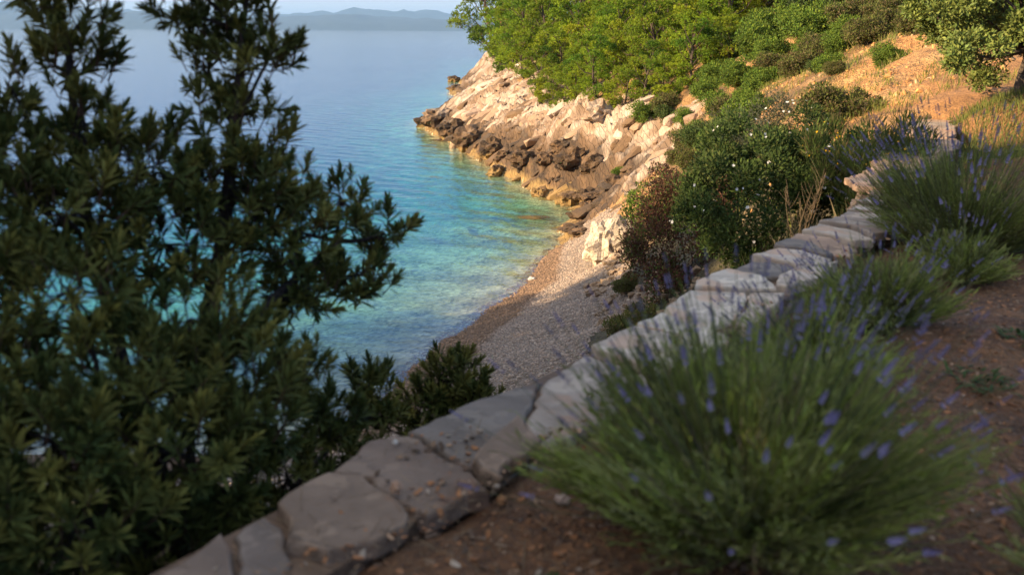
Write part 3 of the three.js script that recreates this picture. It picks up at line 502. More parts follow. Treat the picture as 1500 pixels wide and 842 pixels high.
// tall pines on the near shore, beyond the side of the picture: they shade the terrace and the beach
[[-10.5, 0.6, 1.75], [-12.5, 4.6, 1.8], [-9.4, -2.4, 1.55], [-14.5, -1.6, 1.8], [-11, 8.5, 1.8], [-22, -14.6, 1.9], [-27, -16.5, 2.0], [-24.4, -18.0, 1.75], [-21, -17.0, 1.8], [-18.5, -15.4, 1.7], [-19, -11.5, 1.6], [-30, -14, 1.8]]
  .forEach(([x, z, s], k) => pine(k % 4, x, z, s, k * 2.2, 'tall pine on the near shore beside the terrace', 'tall pines beside the terrace'));

// broad-leaved shrub: clumps of leaves on a few stems; blobs are [x, y, z, rx, ry]
function shrubShapes(seed, blobs, o) {
  const R = rng(seed), wood = new Geo(), leaf = new Geo(), d = V(0, 0, 0), a = V(0, 0, 0), e = V(0, 0, 0), n = V(0, 0, 0);
  for (const [x, y, z, rx, ry] of blobs) {
    wood.tube(bend(V((o.root?.[0] ?? 0) + (R() - 0.5) * 0.2, (o.root?.[1] ?? -0.1), (o.root?.[2] ?? 0) + (R() - 0.5) * 0.2), V(x, y, z), R, 0.15, 4), o.stem ?? 0.02, 0.005, o.bark ?? [0.12, 0.09, 0.065], 4);
    const sub = Math.max(5, Math.round(12 * (rx + ry))), tips = Array.from({ length: sub }, () => { const q = onSphere(R); return [q.x * rx * 0.72, q.y * ry * 0.72, q.z * rx * 0.72, 0.7 + 0.6 * R()]; });
    const N = Math.round(o.count * rx * (rx + ry) * 2);
    for (let k = 0; k < N; k++) {
      const tp = tips[Math.floor(R() * sub)], rr = 0.40 * Math.pow(R(), 0.45); onSphere(R, d);
      a.set(x + tp[0] + d.x * rx * rr, y + tp[1] + d.y * ry * rr, z + tp[2] + d.z * rx * rr);
      e.copy(d).multiplyScalar(0.6).add(onSphere(R, n).multiplyScalar(0.6)); e.y += o.rise ?? 0.5; e.normalize(); onSphere(R, n); n.y += 0.6; n.addScaledVector(d, 0.4);
      const p = R(); let c = o.colors[o.colors.length - 1][0], acc = 0; for (const [cc, share] of o.colors) { acc += share; if (p < acc) { c = cc; break; } }
      leaf.blade(a, e, o.len * (0.7 + 0.6 * R()), o.wid * (0.7 + 0.6 * R()), n, tone(c, (0.75 + 0.5 * R()) * tp[3]), o.fold ?? 0.25, o.droop ?? 0.05, 2);
    }
  }
  return [wood.build(true), leaf.build()];
}
function flowersOn(seed, blobs, count, size, c, centre) {
  const R = rng(seed), g = new Geo(), d = V(0, 0, 0), a = V(0, 0, 0), e = V(0, 0, 0);
  for (let k = 0; k < count; k++) { const [x, y, z, rx, ry] = blobs[Math.floor(R() * blobs.length)]; onSphere(R, d); d.y = Math.abs(d.y); d.z = Math.abs(d.z) * (R() < 0.8 ? 1 : -1); d.normalize(); a.set(x + d.x * rx * 1.02, y + d.y * ry * 1.05, z + d.z * rx * 1.02); const s = size * (0.7 + 0.6 * R()), u = V(0, 0, 0).crossVectors(d, V(0.3, 0.9, 0.2)).normalize(), w = V(0, 0, 0).crossVectors(d, u); for (let p = 0; p < 5; p++) { const q = p * 1.2566; e.copy(u).multiplyScalar(Math.cos(q)).addScaledVector(w, Math.sin(q)).addScaledVector(d, 0.35).normalize(); g.blade(a, e, s, s * 0.42, d, c, 0, 0, 2); } if (centre) { e.copy(d); g.blade(a, e, s * 0.3, s * 0.15, u, centre, 0, 0, 2); } }
  return g.build();
}
function shrub(name, label, pos, [wood, leaf], mat = shrubMat, group) { const t = thing(name, label, name === 'olive_tree' ? 'tree' : 'shrub', pos, group); mesh('stems', wood, barkMat, t); mesh('foliage', leaf, mat, t); return t; }
const GREEN = [[[0.050, 0.085, 0.020], 0.5], [[0.075, 0.115, 0.024], 0.4], [[0.11, 0.13, 0.035], 0.1]];
const LIVELY = [[[0.085, 0.15, 0.018], 0.6], [[0.13, 0.18, 0.02], 0.4]];
{ // rock rose with white flowers on the slope below the wall
  const blobs = [[0, 0.55, 0, 0.75, 0.6], [-0.8, 0.35, 0.35, 0.6, 0.5], [0.75, 0.6, -0.1, 0.55, 0.55], [0.2, 1.1, -0.3, 0.55, 0.4], [-0.45, 0.85, -0.4, 0.55, 0.45], [-0.5, -0.15, 0.75, 0.6, 0.5], [0.5, 0.1, 0.6, 0.6, 0.55], [1.0, 0.25, 0.5, 0.45, 0.45], [1.35, 0.7, -0.3, 0.45, 0.45], [1.3, 0.15, 0.1, 0.45, 0.5], [-1.15, -0.1, 0.5, 0.4, 0.4]], p = [3.6, 6.6, -13.5];
  const t = shrub('rock_rose', 'dense dark green bush dotted with white flowers below the wall', p, shrubShapes(71, blobs, { count: 3300, len: 0.066, wid: 0.014, colors: GREEN, root: [0, -0.8, 0] }));
  mesh('flowers', flowersOn(72, blobs, 95, 0.024, [0.80, 0.78, 0.74], [0.6, 0.4, 0.05]), flowerMat, t).userData.kind = 'stuff';
}
shrub('grey_shrub', 'small grey-green rounded bush behind the white-flowered one', [4.0, 7.15, -16.2], shrubShapes(73, [[0, 0.45, 0, 0.65, 0.5], [-0.5, 0.25, 0.1, 0.5, 0.45], [0.45, 0.3, -0.2, 0.5, 0.4]], { count: 1900, len: 0.05, wid: 0.008, colors: [[[0.085, 0.09, 0.055], 0.7], [[0.06, 0.075, 0.035], 0.3]] }));
{ // the yellow-flowered one
  const blobs = [[0, 0.35, 0, 0.5, 0.55], [-0.4, 0.45, -0.1, 0.35, 0.5], [0.4, 0.3, 0.1, 0.4, 0.45], [0.75, 0.5, -0.5, 0.4, 0.45], [0.1, 0.1, 0.4, 0.4, 0.4]], t = shrub('broom_bush', 'thin reed-stemmed bush with tiny yellow flowers beside the wall', [4.35, 7.05, -12.3], shrubShapes(74, blobs, { count: 2600, len: 0.14, wid: 0.007, colors: [[[0.075, 0.11, 0.022], 0.7], [[0.13, 0.12, 0.04], 0.25], [[0.16, 0.10, 0.05], 0.15]], rise: 1.2 }));
  mesh('flowers', flowersOn(75, blobs, 70, 0.014, [0.75, 0.42, 0.02]), flowerMat, t).userData.kind = 'stuff';
}
shrub('mastic_bush', 'reddish-brown bush on the slope above the cracked boulder', [3.85, 4.5, -22.4], shrubShapes(76, [[0, 0.5, 0, 1.0, 0.9], [-0.7, -0.2, 0.5, 0.75, 0.8], [0.6, 1.0, -0.3, 0.8, 0.6], [0.2, -0.6, 1.0, 0.8, 0.7], [-0.15, 1.15, -0.4, 0.65, 0.5], [0.9, 0.3, 0.5, 0.7, 0.7], [-0.5, -0.9, 1.2, 0.6, 0.6]], { count: 1500, len: 0.085, wid: 0.018, colors: [[[0.105, 0.045, 0.030], 0.5], [[0.13, 0.075, 0.038], 0.26], [[0.085, 0.12, 0.025], 0.24]], root: [0.3, -1.6, 0.3] }));
shrub('mastic_bush', 'yellow-green bush at the seaward edge of the reddish-brown one', [3.0, 4.1, -23.6], shrubShapes(77, [[0, 0.5, 0, 0.4, 0.5], [0.15, 1.1, -0.2, 0.4, 0.4], [0, -0.2, 0.2, 0.35, 0.4]], { count: 1500, len: 0.08, wid: 0.017, colors: LIVELY, root: [0.4, -0.8, 0] }));
// small-leaved shrubs over the slopes; three shapes, turned and scaled
const HILL = [0, 1, 2].map((k) => { const R = rng(80 + k), blobs = Array.from({ length: 6 }, (_, i) => [(R() - 0.5) * 1.7, 0.35 + 0.5 * R(), (R() - 0.5) * 1.7, 0.55 + 0.2 * R(), 0.42 + 0.2 * R()]); return shrubShapes(85 + k, blobs, { count: 900, len: 0.11, wid: 0.026, colors: [LIVELY, GREEN, [[[0.10, 0.115, 0.025], 0.7], [[0.14, 0.105, 0.05], 0.3]]][k] }); });
[[6.9, -53.6, 0.9, 0], [5.3, -49.7, 0.35, 0], [11.9, -48.6, 1.3, 0], [14.3, -53, 1.4, 0], [14.6, -48, 1.5, 1], [14.9, -44.6, 1.4, 1], [15.4, -41.2, 1.2, 1], [12.6, -42.6, 1.2, 0], [10.2, -45.4, 0.9, 0], [7.6, -35.6, 0.8, 2], [17.6, -57.3, 1.6, 1], [12.9, -51.6, 1.4, 0], [11.3, -54.6, 1.3, 0], [16.4, -49.5, 1.5, 1], [13.6, -40.4, 1.0, 2], [6.7, -21.4, 0.75, 2], [5.7, -19.6, 0.7, 2], [6.5, -30.6, 0.8, 0], [5.9, -26.6, 0.8, 2], [5.2, -23.6, 0.75, 2], [7.3, -39.4, 0.8, 2], [17, -38, 1.4, 1], [18.5, -44, 1.6, 1], [19, -51, 1.6, 0], [16.5, -62, 1.6, 1], [10.2, -50.6, 1.0, 0], [4.9, -29.6, 0.6, 2], [7.7, -41.8, 0.6, 0], [15.8, -34.5, 1.2, 2], [13.5, -37, 0.8, 2], [9.3, -37.8, 0.7, 0], [1.5, -11.2, 0.45, 2], [10, -27, 0.5, 0], [11.2, -29, 0.6, 2], [9.6, -31, 0.5, 0], [10.6, -33, 0.6, 0], [12.2, -31, 0.7, 0], [9.0, -28.4, 0.35, 2], [12.6, -28.4, 0.7, 0], [11.6, -35, 0.6, 0], [13.2, -33, 0.8, 1], [11.4, -26.4, 0.5, 2], [13.8, -30, 0.8, 1], [14.6, -36, 0.9, 0], [12.6, -25.4, 0.5, 0], [0.9, -11.6, 0.4, 2], [2.2, -12.4, 0.5, 2], [1.5, -13.8, 0.5, 2], [1.8, -15.8, 0.55, 2], [2.6, -17, 0.6, 2], [2.8, -20.6, 0.6, 2], [2.2, -19, 0.5, 2], [1.7, -10.6, 0.3, 2], [2.1, -11.6, 0.34, 2], [1.3, -9.8, 0.26, 2], [1.2, -12.2, 0.34, 2], [0.8, -10.6, 0.28, 2], [1.9, -13.4, 0.4, 2], [2.4, -15.5, 0.45, 2], [2.9, -18.5, 0.5, 2], [2.0, -17.2, 0.42, 2], [1.1, -15, 0.36, 2], [3.3, -27, 0.4, 2], [8.2, -47.8, 0.7, 0], [9.4, -48.6, 0.9, 0], [8.6, -41.2, 0.8, 0], [10.6, -41.8, 0.9, 2], [11.6, -39.4, 0.8, 0], [9.8, -34.6, 0.7, 2], [10.8, -36.4, 0.8, 2], [6.2, -33.4, 0.7, 2], [6.4, -37.2, 0.6, 2], [11.2, -45, 1.0, 0], [13, -46, 1.2, 0]]
  .concat((() => { const R = rng(88), out = []; while (out.length < 46) { const z = -25 - R() * 32, x = 6 + R() * 13, b = base(x, z); if (b < 4.6 || (Math.abs(x - 8.6) < 2.2 && z > -28)) continue; out.push([x, z, 0.35 + 0.6 * R(), R() < 0.62 ? 0 : R() < 0.5 ? 1 : 2]); } return out; })())
  .forEach(([x, z, s, k], i) => { const far = z < -39; const t = shrub(['bright_shrub', 'dark_shrub', 'olive_shrub'][k], ['lively green low shrub on the slope by the pines', 'deep green low shrub on the upper hillside', 'olive-brown low shrub on the slope above the beach'][k], [x, ground(x, z) - 0.1, z], HILL[k], shrubMat, ['bright green shrubs', 'deep green shrubs', 'olive-brown shrubs'][k]); t.scale.setScalar(s); t.rotation.y = i * 2.1; });
{ // tree with small glossy leaves at the end of the terrace
  const R = rng(90), blobs = []; for (let k = 0; k < 30; k++) { const a = k * 2.4, t = k / 30, r = 1.65 * Math.sqrt(0.15 + 0.85 * R()); blobs.push([Math.cos(a) * r, 0.55 + 2.6 * t + (R() - 0.5) * 0.5, Math.sin(a) * r, 0.42 + 0.22 * R(), 0.36 + 0.16 * R()]); }
  const [wood, leaf] = shrubShapes(91, blobs, { count: 2000, len: 0.078, wid: 0.018, colors: [[[0.095, 0.135, 0.032], 0.5], [[0.16, 0.19, 0.045], 0.5]], root: [0.2, 0.8, 0], stem: 0.05, rise: 0.3 });
  const x = 8.2, z = -16.6, t = thing('olive_tree', 'round leafy tree beside the bare earth bank at the terrace end', 'tree', [x, ground(x, z), z]);
  const tr = new Geo(); tr.tube([V(0.1, -0.2, 0), V(0.15, 0.4, 0.05), V(0.3, 1.0, 0), V(0.2, 1.7, 0)], 0.15, 0.08, [0.16, 0.12, 0.09], 9);
  mesh('trunk', tr.build(true), barkMat, t); mesh('limbs', wood, barkMat, t); mesh('crown', leaf, glossMat, t);
}
// ---------- lavender ----------
const spikeG = (() => { const R = rng(333), g = new Geo(), d = V(0, 0, 0), c = [1, 1, 1]; for (let k = 0; k < 6; k++) { const t = k / 5, n = 7 - Math.round(2 * t), y = 0.003 + 0.036 * t + (k === 0 ? -0.008 : 0); for (let i = 0; i < n; i++) { const q = i / n * 6.283 + k * 0.7, s = 0.95 - 0.5 * t + 0.3 * (R() - 0.5); d.set(Math.cos(q) * Math.sin(s), Math.cos(s), Math.sin(q) * Math.sin(s)); g.blade(V(0, y, 0), d, 0.0105 * (1 - 0.3 * t), 0.0031, V(-Math.cos(q), 0.6, -Math.sin(q)), tone(c, 0.8 + 0.5 * R()), 0, 0, 2); } } return g.build(); })();
const spikeMats = [[0.21, 0.18, 0.31], [0.27, 0.235, 0.37], [0.20, 0.185, 0.24]].map(([r, g, b]) => new THREE.MeshStandardMaterial({ name: 'lavender_flower', vertexColors: true, side: THREE.DoubleSide, color: new THREE.Color().setRGB(r, g, b), roughness: 0.95 }));
function lavender(seed, label, [x, z], radius, height, stems, spikes, lush = 1, lean = [0, 0], bloom = 1) {
  const R = rng(seed), y = ground(x, z), t = thing('lavender', label, 'lavender', [x, y, z], 'lavender plants'), g = new Geo(), st = new Geo(), d = V(0, 0, 0), a = V(0, 0, 0), e = V(0, 0, 0), n = V(0, 0, 0);
  const sprigs = Array.from({ length: 70 }, () => { const q = R() * 6.283, s = 1.34 * Math.pow(R(), 0.66); return [Math.cos(q) * Math.sin(s), Math.cos(s), Math.sin(q) * Math.sin(s), 0.55 + 0.95 * R(), 0.75 + 0.45 * R()]; });
  const dirOf = (max) => { const q = R() * 6.283, s = max * Math.sqrt(R()); return d.set(Math.cos(q) * Math.sin(s) + lean[0], Math.cos(s), Math.sin(q) * Math.sin(s) + lean[1]).normalize(); };
  for (let k = 0; k < stems; k++) {
    const sp = sprigs[k % 70]; d.set(sp[0] + lean[0] + (R() - 0.5) * 0.36, sp[1] + (R() - 0.5) * 0.25, sp[2] + lean[1] + (R() - 0.5) * 0.36).normalize(); if (d.y < 0.08) d.y = 0.08; const l = height * (0.5 + 0.34 * R()) * (1.12 - 0.22 * (1 - d.y)) * sp[4], b = V(d.x * radius * 0.45 * R(), -0.01, d.z * radius * 0.45 * R()), fresh = mixc([0.205, 0.262, 0.034], [0.28, 0.275, 0.10], R()), c = tone(R() < 0.06 ? [0.20, 0.15, 0.08] : fresh, sp[3] * (0.8 + 0.5 * R()));
    let px = b.x, py = b.y, pz = b.z; const up = 0.5 + 0.5 * R(), pts = [V(px, py, pz)];
    for (let i = 1; i <= 3; i++) { const q = i / 3; pts.push(V(b.x + d.x * l * q, b.y + d.y * l * q + up * l * 0.28 * (q * q) * (1 - d.y), b.z + d.z * l * q)); }
    g.tube(pts, 0.0026, 0.0014, c, 3);
    const m = Math.round(9 * lush); for (let i = 0; i < m; i++) { const q = 0.25 + 0.75 * (i + R()) / m, s = Math.min(2, Math.floor(q * 3)), f = q * 3 - s; a.lerpVectors(pts[s], pts[s + 1], Math.min(1, f)); e.subVectors(pts[s + 1], pts[s]).normalize().addScaledVector(onSphere(R, n), 0.55).normalize(); onSphere(R, n); g.blade(a, e, 0.035 + 0.03 * R(), 0.0028, n, tone(c, 0.85 + 0.4 * R()), 0, 0, 2); }
  }
  for (let k = 0; k < spikes; k++) {
    dirOf(R() < 0.3 ? 1.4 : 0.98); const l = height * (0.82 + 0.4 * R()), b = V(d.x * radius * 0.6 * R(), 0.02, d.z * radius * 0.6 * R()), up = 0.35 * (1 - d.y), pts = [0, 0.33, 0.66, 1].map((q) => V(b.x + d.x * l * q, b.y + d.y * l * q + up * l * q * q * 0.6, b.z + d.z * l * q));
    st.tube(pts, 0.0016, 0.0011, tone([0.085, 0.11, 0.05], 0.8 + 0.4 * R()), 3);
    e.subVectors(pts[3], pts[2]).normalize(); const o = mesh('flower_spike', spikeG, spikeMats[k % 3], t); o.position.copy(pts[3]); o.quaternion.setFromUnitVectors(V(0, 1, 0), e); const s = bloom * (0.8 + 0.5 * R()); o.scale.set(s, s * (0.8 + 0.5 * R()), s);
  }
  mesh('foliage', g.build(), lavMat, t); mesh('flower_stems', st.build(), lavMat, t); return t;
}
lavender(201, 'broad lush lavender clump spilling over the near wall slabs', [0.72, -2.78], 0.46, 0.66, 3800, 200, 1.1, [-0.06, -0.03]);
lavender(202, 'tall lavender bush leaning over the far end of the wall', [3.4, -7.35], 0.7, 0.86, 2900, 290, 1, [-0.16, 0.0], 1.25);
lavender(203, 'small pale lavender at the foot of the tall lavender bush', [2.95, -6.35], 0.24, 0.38, 700, 26, 1);
lavender(204, 'low sparse lavender beside the pale wall slabs', [1.93, -5.0], 0.36, 0.42, 1300, 85, 1, [-0.1, 0]);
lavender(205, 'lavender clump on bare soil with flower stalks reaching out low', [1.72, -2.45], 0.3, 0.42, 420, 34, 1, [-0.1, -0.1]);
lavender(206, 'lavender between the lush clump and the low sparse one', [1.36, -4.15], 0.24, 0.44, 640, 60, 1, [-0.05, 0]);
// ---------- the big dark tree beyond the wall: whorls of long leaves at the ends of its twigs ----------
const whorls = Array.from({ length: 6 }, (_, k) => {
  const R = rng(300 + k), g = new Geo(), d = V(0, 0, 0), n = V(0, 0, 0), a = V(0, 0, 0), c0 = mixc([0.068, 0.085, 0.020], [0.18, 0.165, 0.036], (k / 5) ** 1.5);
  g.tube([V(0, -0.12, 0), V(0.004, -0.05, 0), V(0, 0.02, 0)], 0.0035, 0.002, [0.10, 0.055, 0.035], 4);
  for (let i = 0; i < 24; i++) { const t = i / 24, q = i * 2.4 + R() * 0.5, s = lerp(1.1, 0.18, t) + 0.2 * (R() - 0.5); d.set(Math.cos(q) * Math.sin(s), Math.cos(s), Math.sin(q) * Math.sin(s)); a.set(0, -0.07 + 0.09 * t, 0); n.set(-Math.cos(q) * Math.cos(s), Math.sin(s), -Math.sin(q) * Math.cos(s)); g.blade(a, d, (0.070 + 0.036 * R()) * (1 - 0.25 * t), 0.0060 + 0.0022 * R(), n, tone(c0, 0.75 + 0.5 * R()), 0.3, 0.12, 4); }
  return g.build();
});
const darkLeaf = leafMat('dark_glossy_leaves', { roughness: 0.7, transmission: 0 });
function whorlTree(name, label, category, root, forks, blobs, perArea, seed, own) {
  const R = rng(seed), t = thing(name, label, category, root), wood = new Geo(), O = V(...root), spots = [];
  forks.forEach((f) => wood.tube(f.map((p) => V(...p).sub(O)), f.r0 ?? 0.05, 0.014, [0.075, 0.052, 0.042], 7));
  const nodes = forks.flatMap((f) => f.map((p) => V(...p)));
  for (const [x, y, z, rx, ry] of blobs) {
    const c = V(x, y, z), rz = (rx + ry) / 2; let best = nodes[0]; for (const q of nodes) if (q.y < y + 0.05 && q.distanceTo(c) < best.distanceTo(c)) best = q;
    wood.tube(bend(best.clone().sub(O), c.clone().sub(O), R, 0.1, 4), 0.014, 0.006, [0.08, 0.055, 0.045], 5);
    const N = Math.round(perArea * (y > 8.5 ? 0.62 : y < 7.9 ? 1.25 : 0.9) * (rx * ry + rx * rz + ry * rz)); 
    for (let k = 0; k < N; k++) { const d = onSphere(R), r = 0.45 + 0.6 * Math.sqrt(R()); const p = V(x + d.x * rx * r, y + d.y * ry * r, z + d.z * rz * r); const dir = d.clone().multiplyScalar(0.7).add(V(0, 0.75, 0)).addScaledVector(onSphere(R), 0.35).normalize(); spots.push([p, dir, R() * 6.283, 0.65 + 0.6 * R()]); if (k % 3 === 0) wood.tube(bend(c.clone().sub(O), p.clone().addScaledVector(dir, -0.1).sub(O), R, 0.12, 3), 0.005, 0.002, [0.09, 0.055, 0.04], 3); }
  }
  mesh('trunk', wood.build(true), barkMat, t);
  spots.sort((a, b) => a[0].distanceTo(V(0, EYE, 0)) - b[0].distanceTo(V(0, EYE, 0)));
  const rest = [], m = new THREE.Matrix4(), q = new THREE.Quaternion(), w = new THREE.Quaternion();
  // whorls that show clearly are parts of their own, the others one mass
  const shown = (k) => k % Math.max(1, Math.floor(spots.length / own)) === 0;
  let n = 0;
  spots.forEach(([p, d, turn, s], k) => {
    q.setFromUnitVectors(V(0, 1, 0), d).multiply(w.setFromAxisAngle(V(0, 1, 0), turn)); const g = whorls[Math.floor(R() * 6)];
    if (shown(k) && n < own) { n++; const o = mesh('leaf_whorl', g, darkLeaf, t); o.position.copy(p).sub(O); o.quaternion.copy(q); o.scale.setScalar(s); }
    else rest.push(g.clone().applyMatrix4(m.compose(p.clone().sub(O), q, V(s, s, s))));
  });
  if (rest.length) { const o = mesh('foliage', mergeGeometries(rest), darkLeaf, t); o.userData.kind = 'stuff'; }
  return t;
}
{
  const blobs = [[-1.88, 9.01, -4.42, 0.21, 0.21], [-1.88, 8.82, -4.31, 0.17, 0.21], [-1.81, 8.59, -4.23, 0.23, 0.2], [-2.09, 8.76, -4.21, 0.12, 0.17], [-2.04, 8.49, -4.13, 0.17, 0.23], [-1.29, 9.04, -4.62, 0.23, 0.17], [-1.37, 8.8, -4.55, 0.16, 0.21], [-1.16, 8.83, -4.55, 0.22, 0.24], [-1.05, 8.95, -4.58, 0.12, 0.14], [-1.24, 8.57, -4.43, 0.27, 0.2], [-1.48, 9.08, -4.57, 0.14, 0.1], [-1.59, 8.42, -4.21, 0.36, 0.23], [-1.25, 8.32, -4.32, 0.33, 0.23], [-1.79, 8.27, -3.91, 0.34, 0.25], [-1.48, 8.11, -4.14, 0.38, 0.26], [-1.08, 8.32, -4.47, 0.18, 0.17], [-1.0, 8.1, -4.49, 0.25, 0.2], [-0.84, 8.2, -4.83, 0.2, 0.15], [-0.66, 8.01, -4.96, 0.18, 0.14], [-0.79, 7.82, -4.84, 0.2, 0.14], [-0.98, 7.81, -4.6, 0.21, 0.15], [-1.63, 8.06, -3.54, 0.34, 0.2], [-1.24, 7.91, -3.7, 0.31, 0.2], [-1.38, 7.79, -3.33, 0.34, 0.21], [-1.08, 7.72, -3.54, 0.3, 0.22], [-1.51, 7.68, -3.05, 0.32, 0.22], [-1.18, 7.59, -3.19, 0.3, 0.2], [-1.0, 7.5, -3.67, 0.22, 0.17], [-0.94, 7.54, -4.2, 0.17, 0.16], [-0.87, 7.26, -4.41, 0.18, 0.15], [-1.38, 7.46, -2.9, 0.28, 0.16], [-1.77, 7.82, -3.25, 0.24, 0.24], [-1.08, 7.33, -3.43, 0.16, 0.12], [-0.77, 7.09, -5.14, 0.17, 0.17], [-0.7, 6.97, -5.05, 0.15, 0.1], [-2.08, 8.09, -3.53, 0.36, 0.36], [-2.14, 8.47, -3.84, 0.26, 0.29], [-1.7, 7.55, -2.8, 0.23, 0.23], [-1.3, 7.2, -3.3, 0.3, 0.2], [-1.5, 9.35, -4.5, 0.3, 0.2], [-1.15, 9.25, -4.55, 0.22, 0.16], [-1.95, 9.25, -4.35, 0.24, 0.18], [-1.6, 6.9, -3.2, 0.35, 0.3], [-1.2, 6.8, -3.8, 0.35, 0.3], [-1.7, 6.7, -3.8, 0.35, 0.3], [-2.1, 7.2, -3.3, 0.35, 0.35], [-0.95, 6.6, -4.4, 0.28, 0.25], [-0.85, 6.85, -4.75, 0.25, 0.2], [-1.0, 7.05, -4.1, 0.25, 0.2]];
  const r0 = [-1.55, ground(-1.55, -4.05) - 0.2, -4.05];
  const F = [[r0, [-1.5, 6.4, -4.05], [-1.42, 7.4, -4.15]], [[-1.42, 7.4, -4.15], [-1.3, 8.0, -4.3], [-1.24, 8.5, -4.42], [-1.2, 9.0, -4.55]], [[-1.5, 6.8, -4.07], [-1.7, 7.6, -4.1], [-1.84, 8.3, -4.2], [-1.9, 8.9, -4.35]], [[-1.42, 7.4, -4.15], [-1.1, 7.8, -4.4], [-0.85, 8.0, -4.75]], [[-1.5, 6.6, -4.06], [-1.4, 7.0, -3.7], [-1.35, 7.4, -3.35], [-1.4, 7.6, -3.1]], [[-1.5, 6.5, -4.06], [-1.1, 6.8, -4.4], [-0.85, 7.0, -4.8]]];
  F[0].r0 = 0.09; F[1].r0 = 0.05; F[2].r0 = 0.045; F[3].r0 = 0.03; F[4].r0 = 0.035; F[5].r0 = 0.016;
  whorlTree('pittosporum_tree', 'large dark tree with whorls of long leaves beyond the wall', 'tree', r0, F, blobs, 300, 410, 295);
  const r1 = [-0.4, ground(-0.4, -6.3) - 0.1, -6.3];
  whorlTree('pittosporum_shrub', 'small dark leafy shrub just beyond the wall above the beach', 'shrub', r1, [[r1, [-0.42, 6.3, -6.3]]], [[-0.41, 6.72, -6.29, 0.26, 0.22], [-0.25, 6.62, -6.2, 0.2, 0.18], [-0.6, 6.6, -6.2, 0.2, 0.16], [-0.42, 6.45, -6.1, 0.3, 0.18]], 420, 411, 90);
}
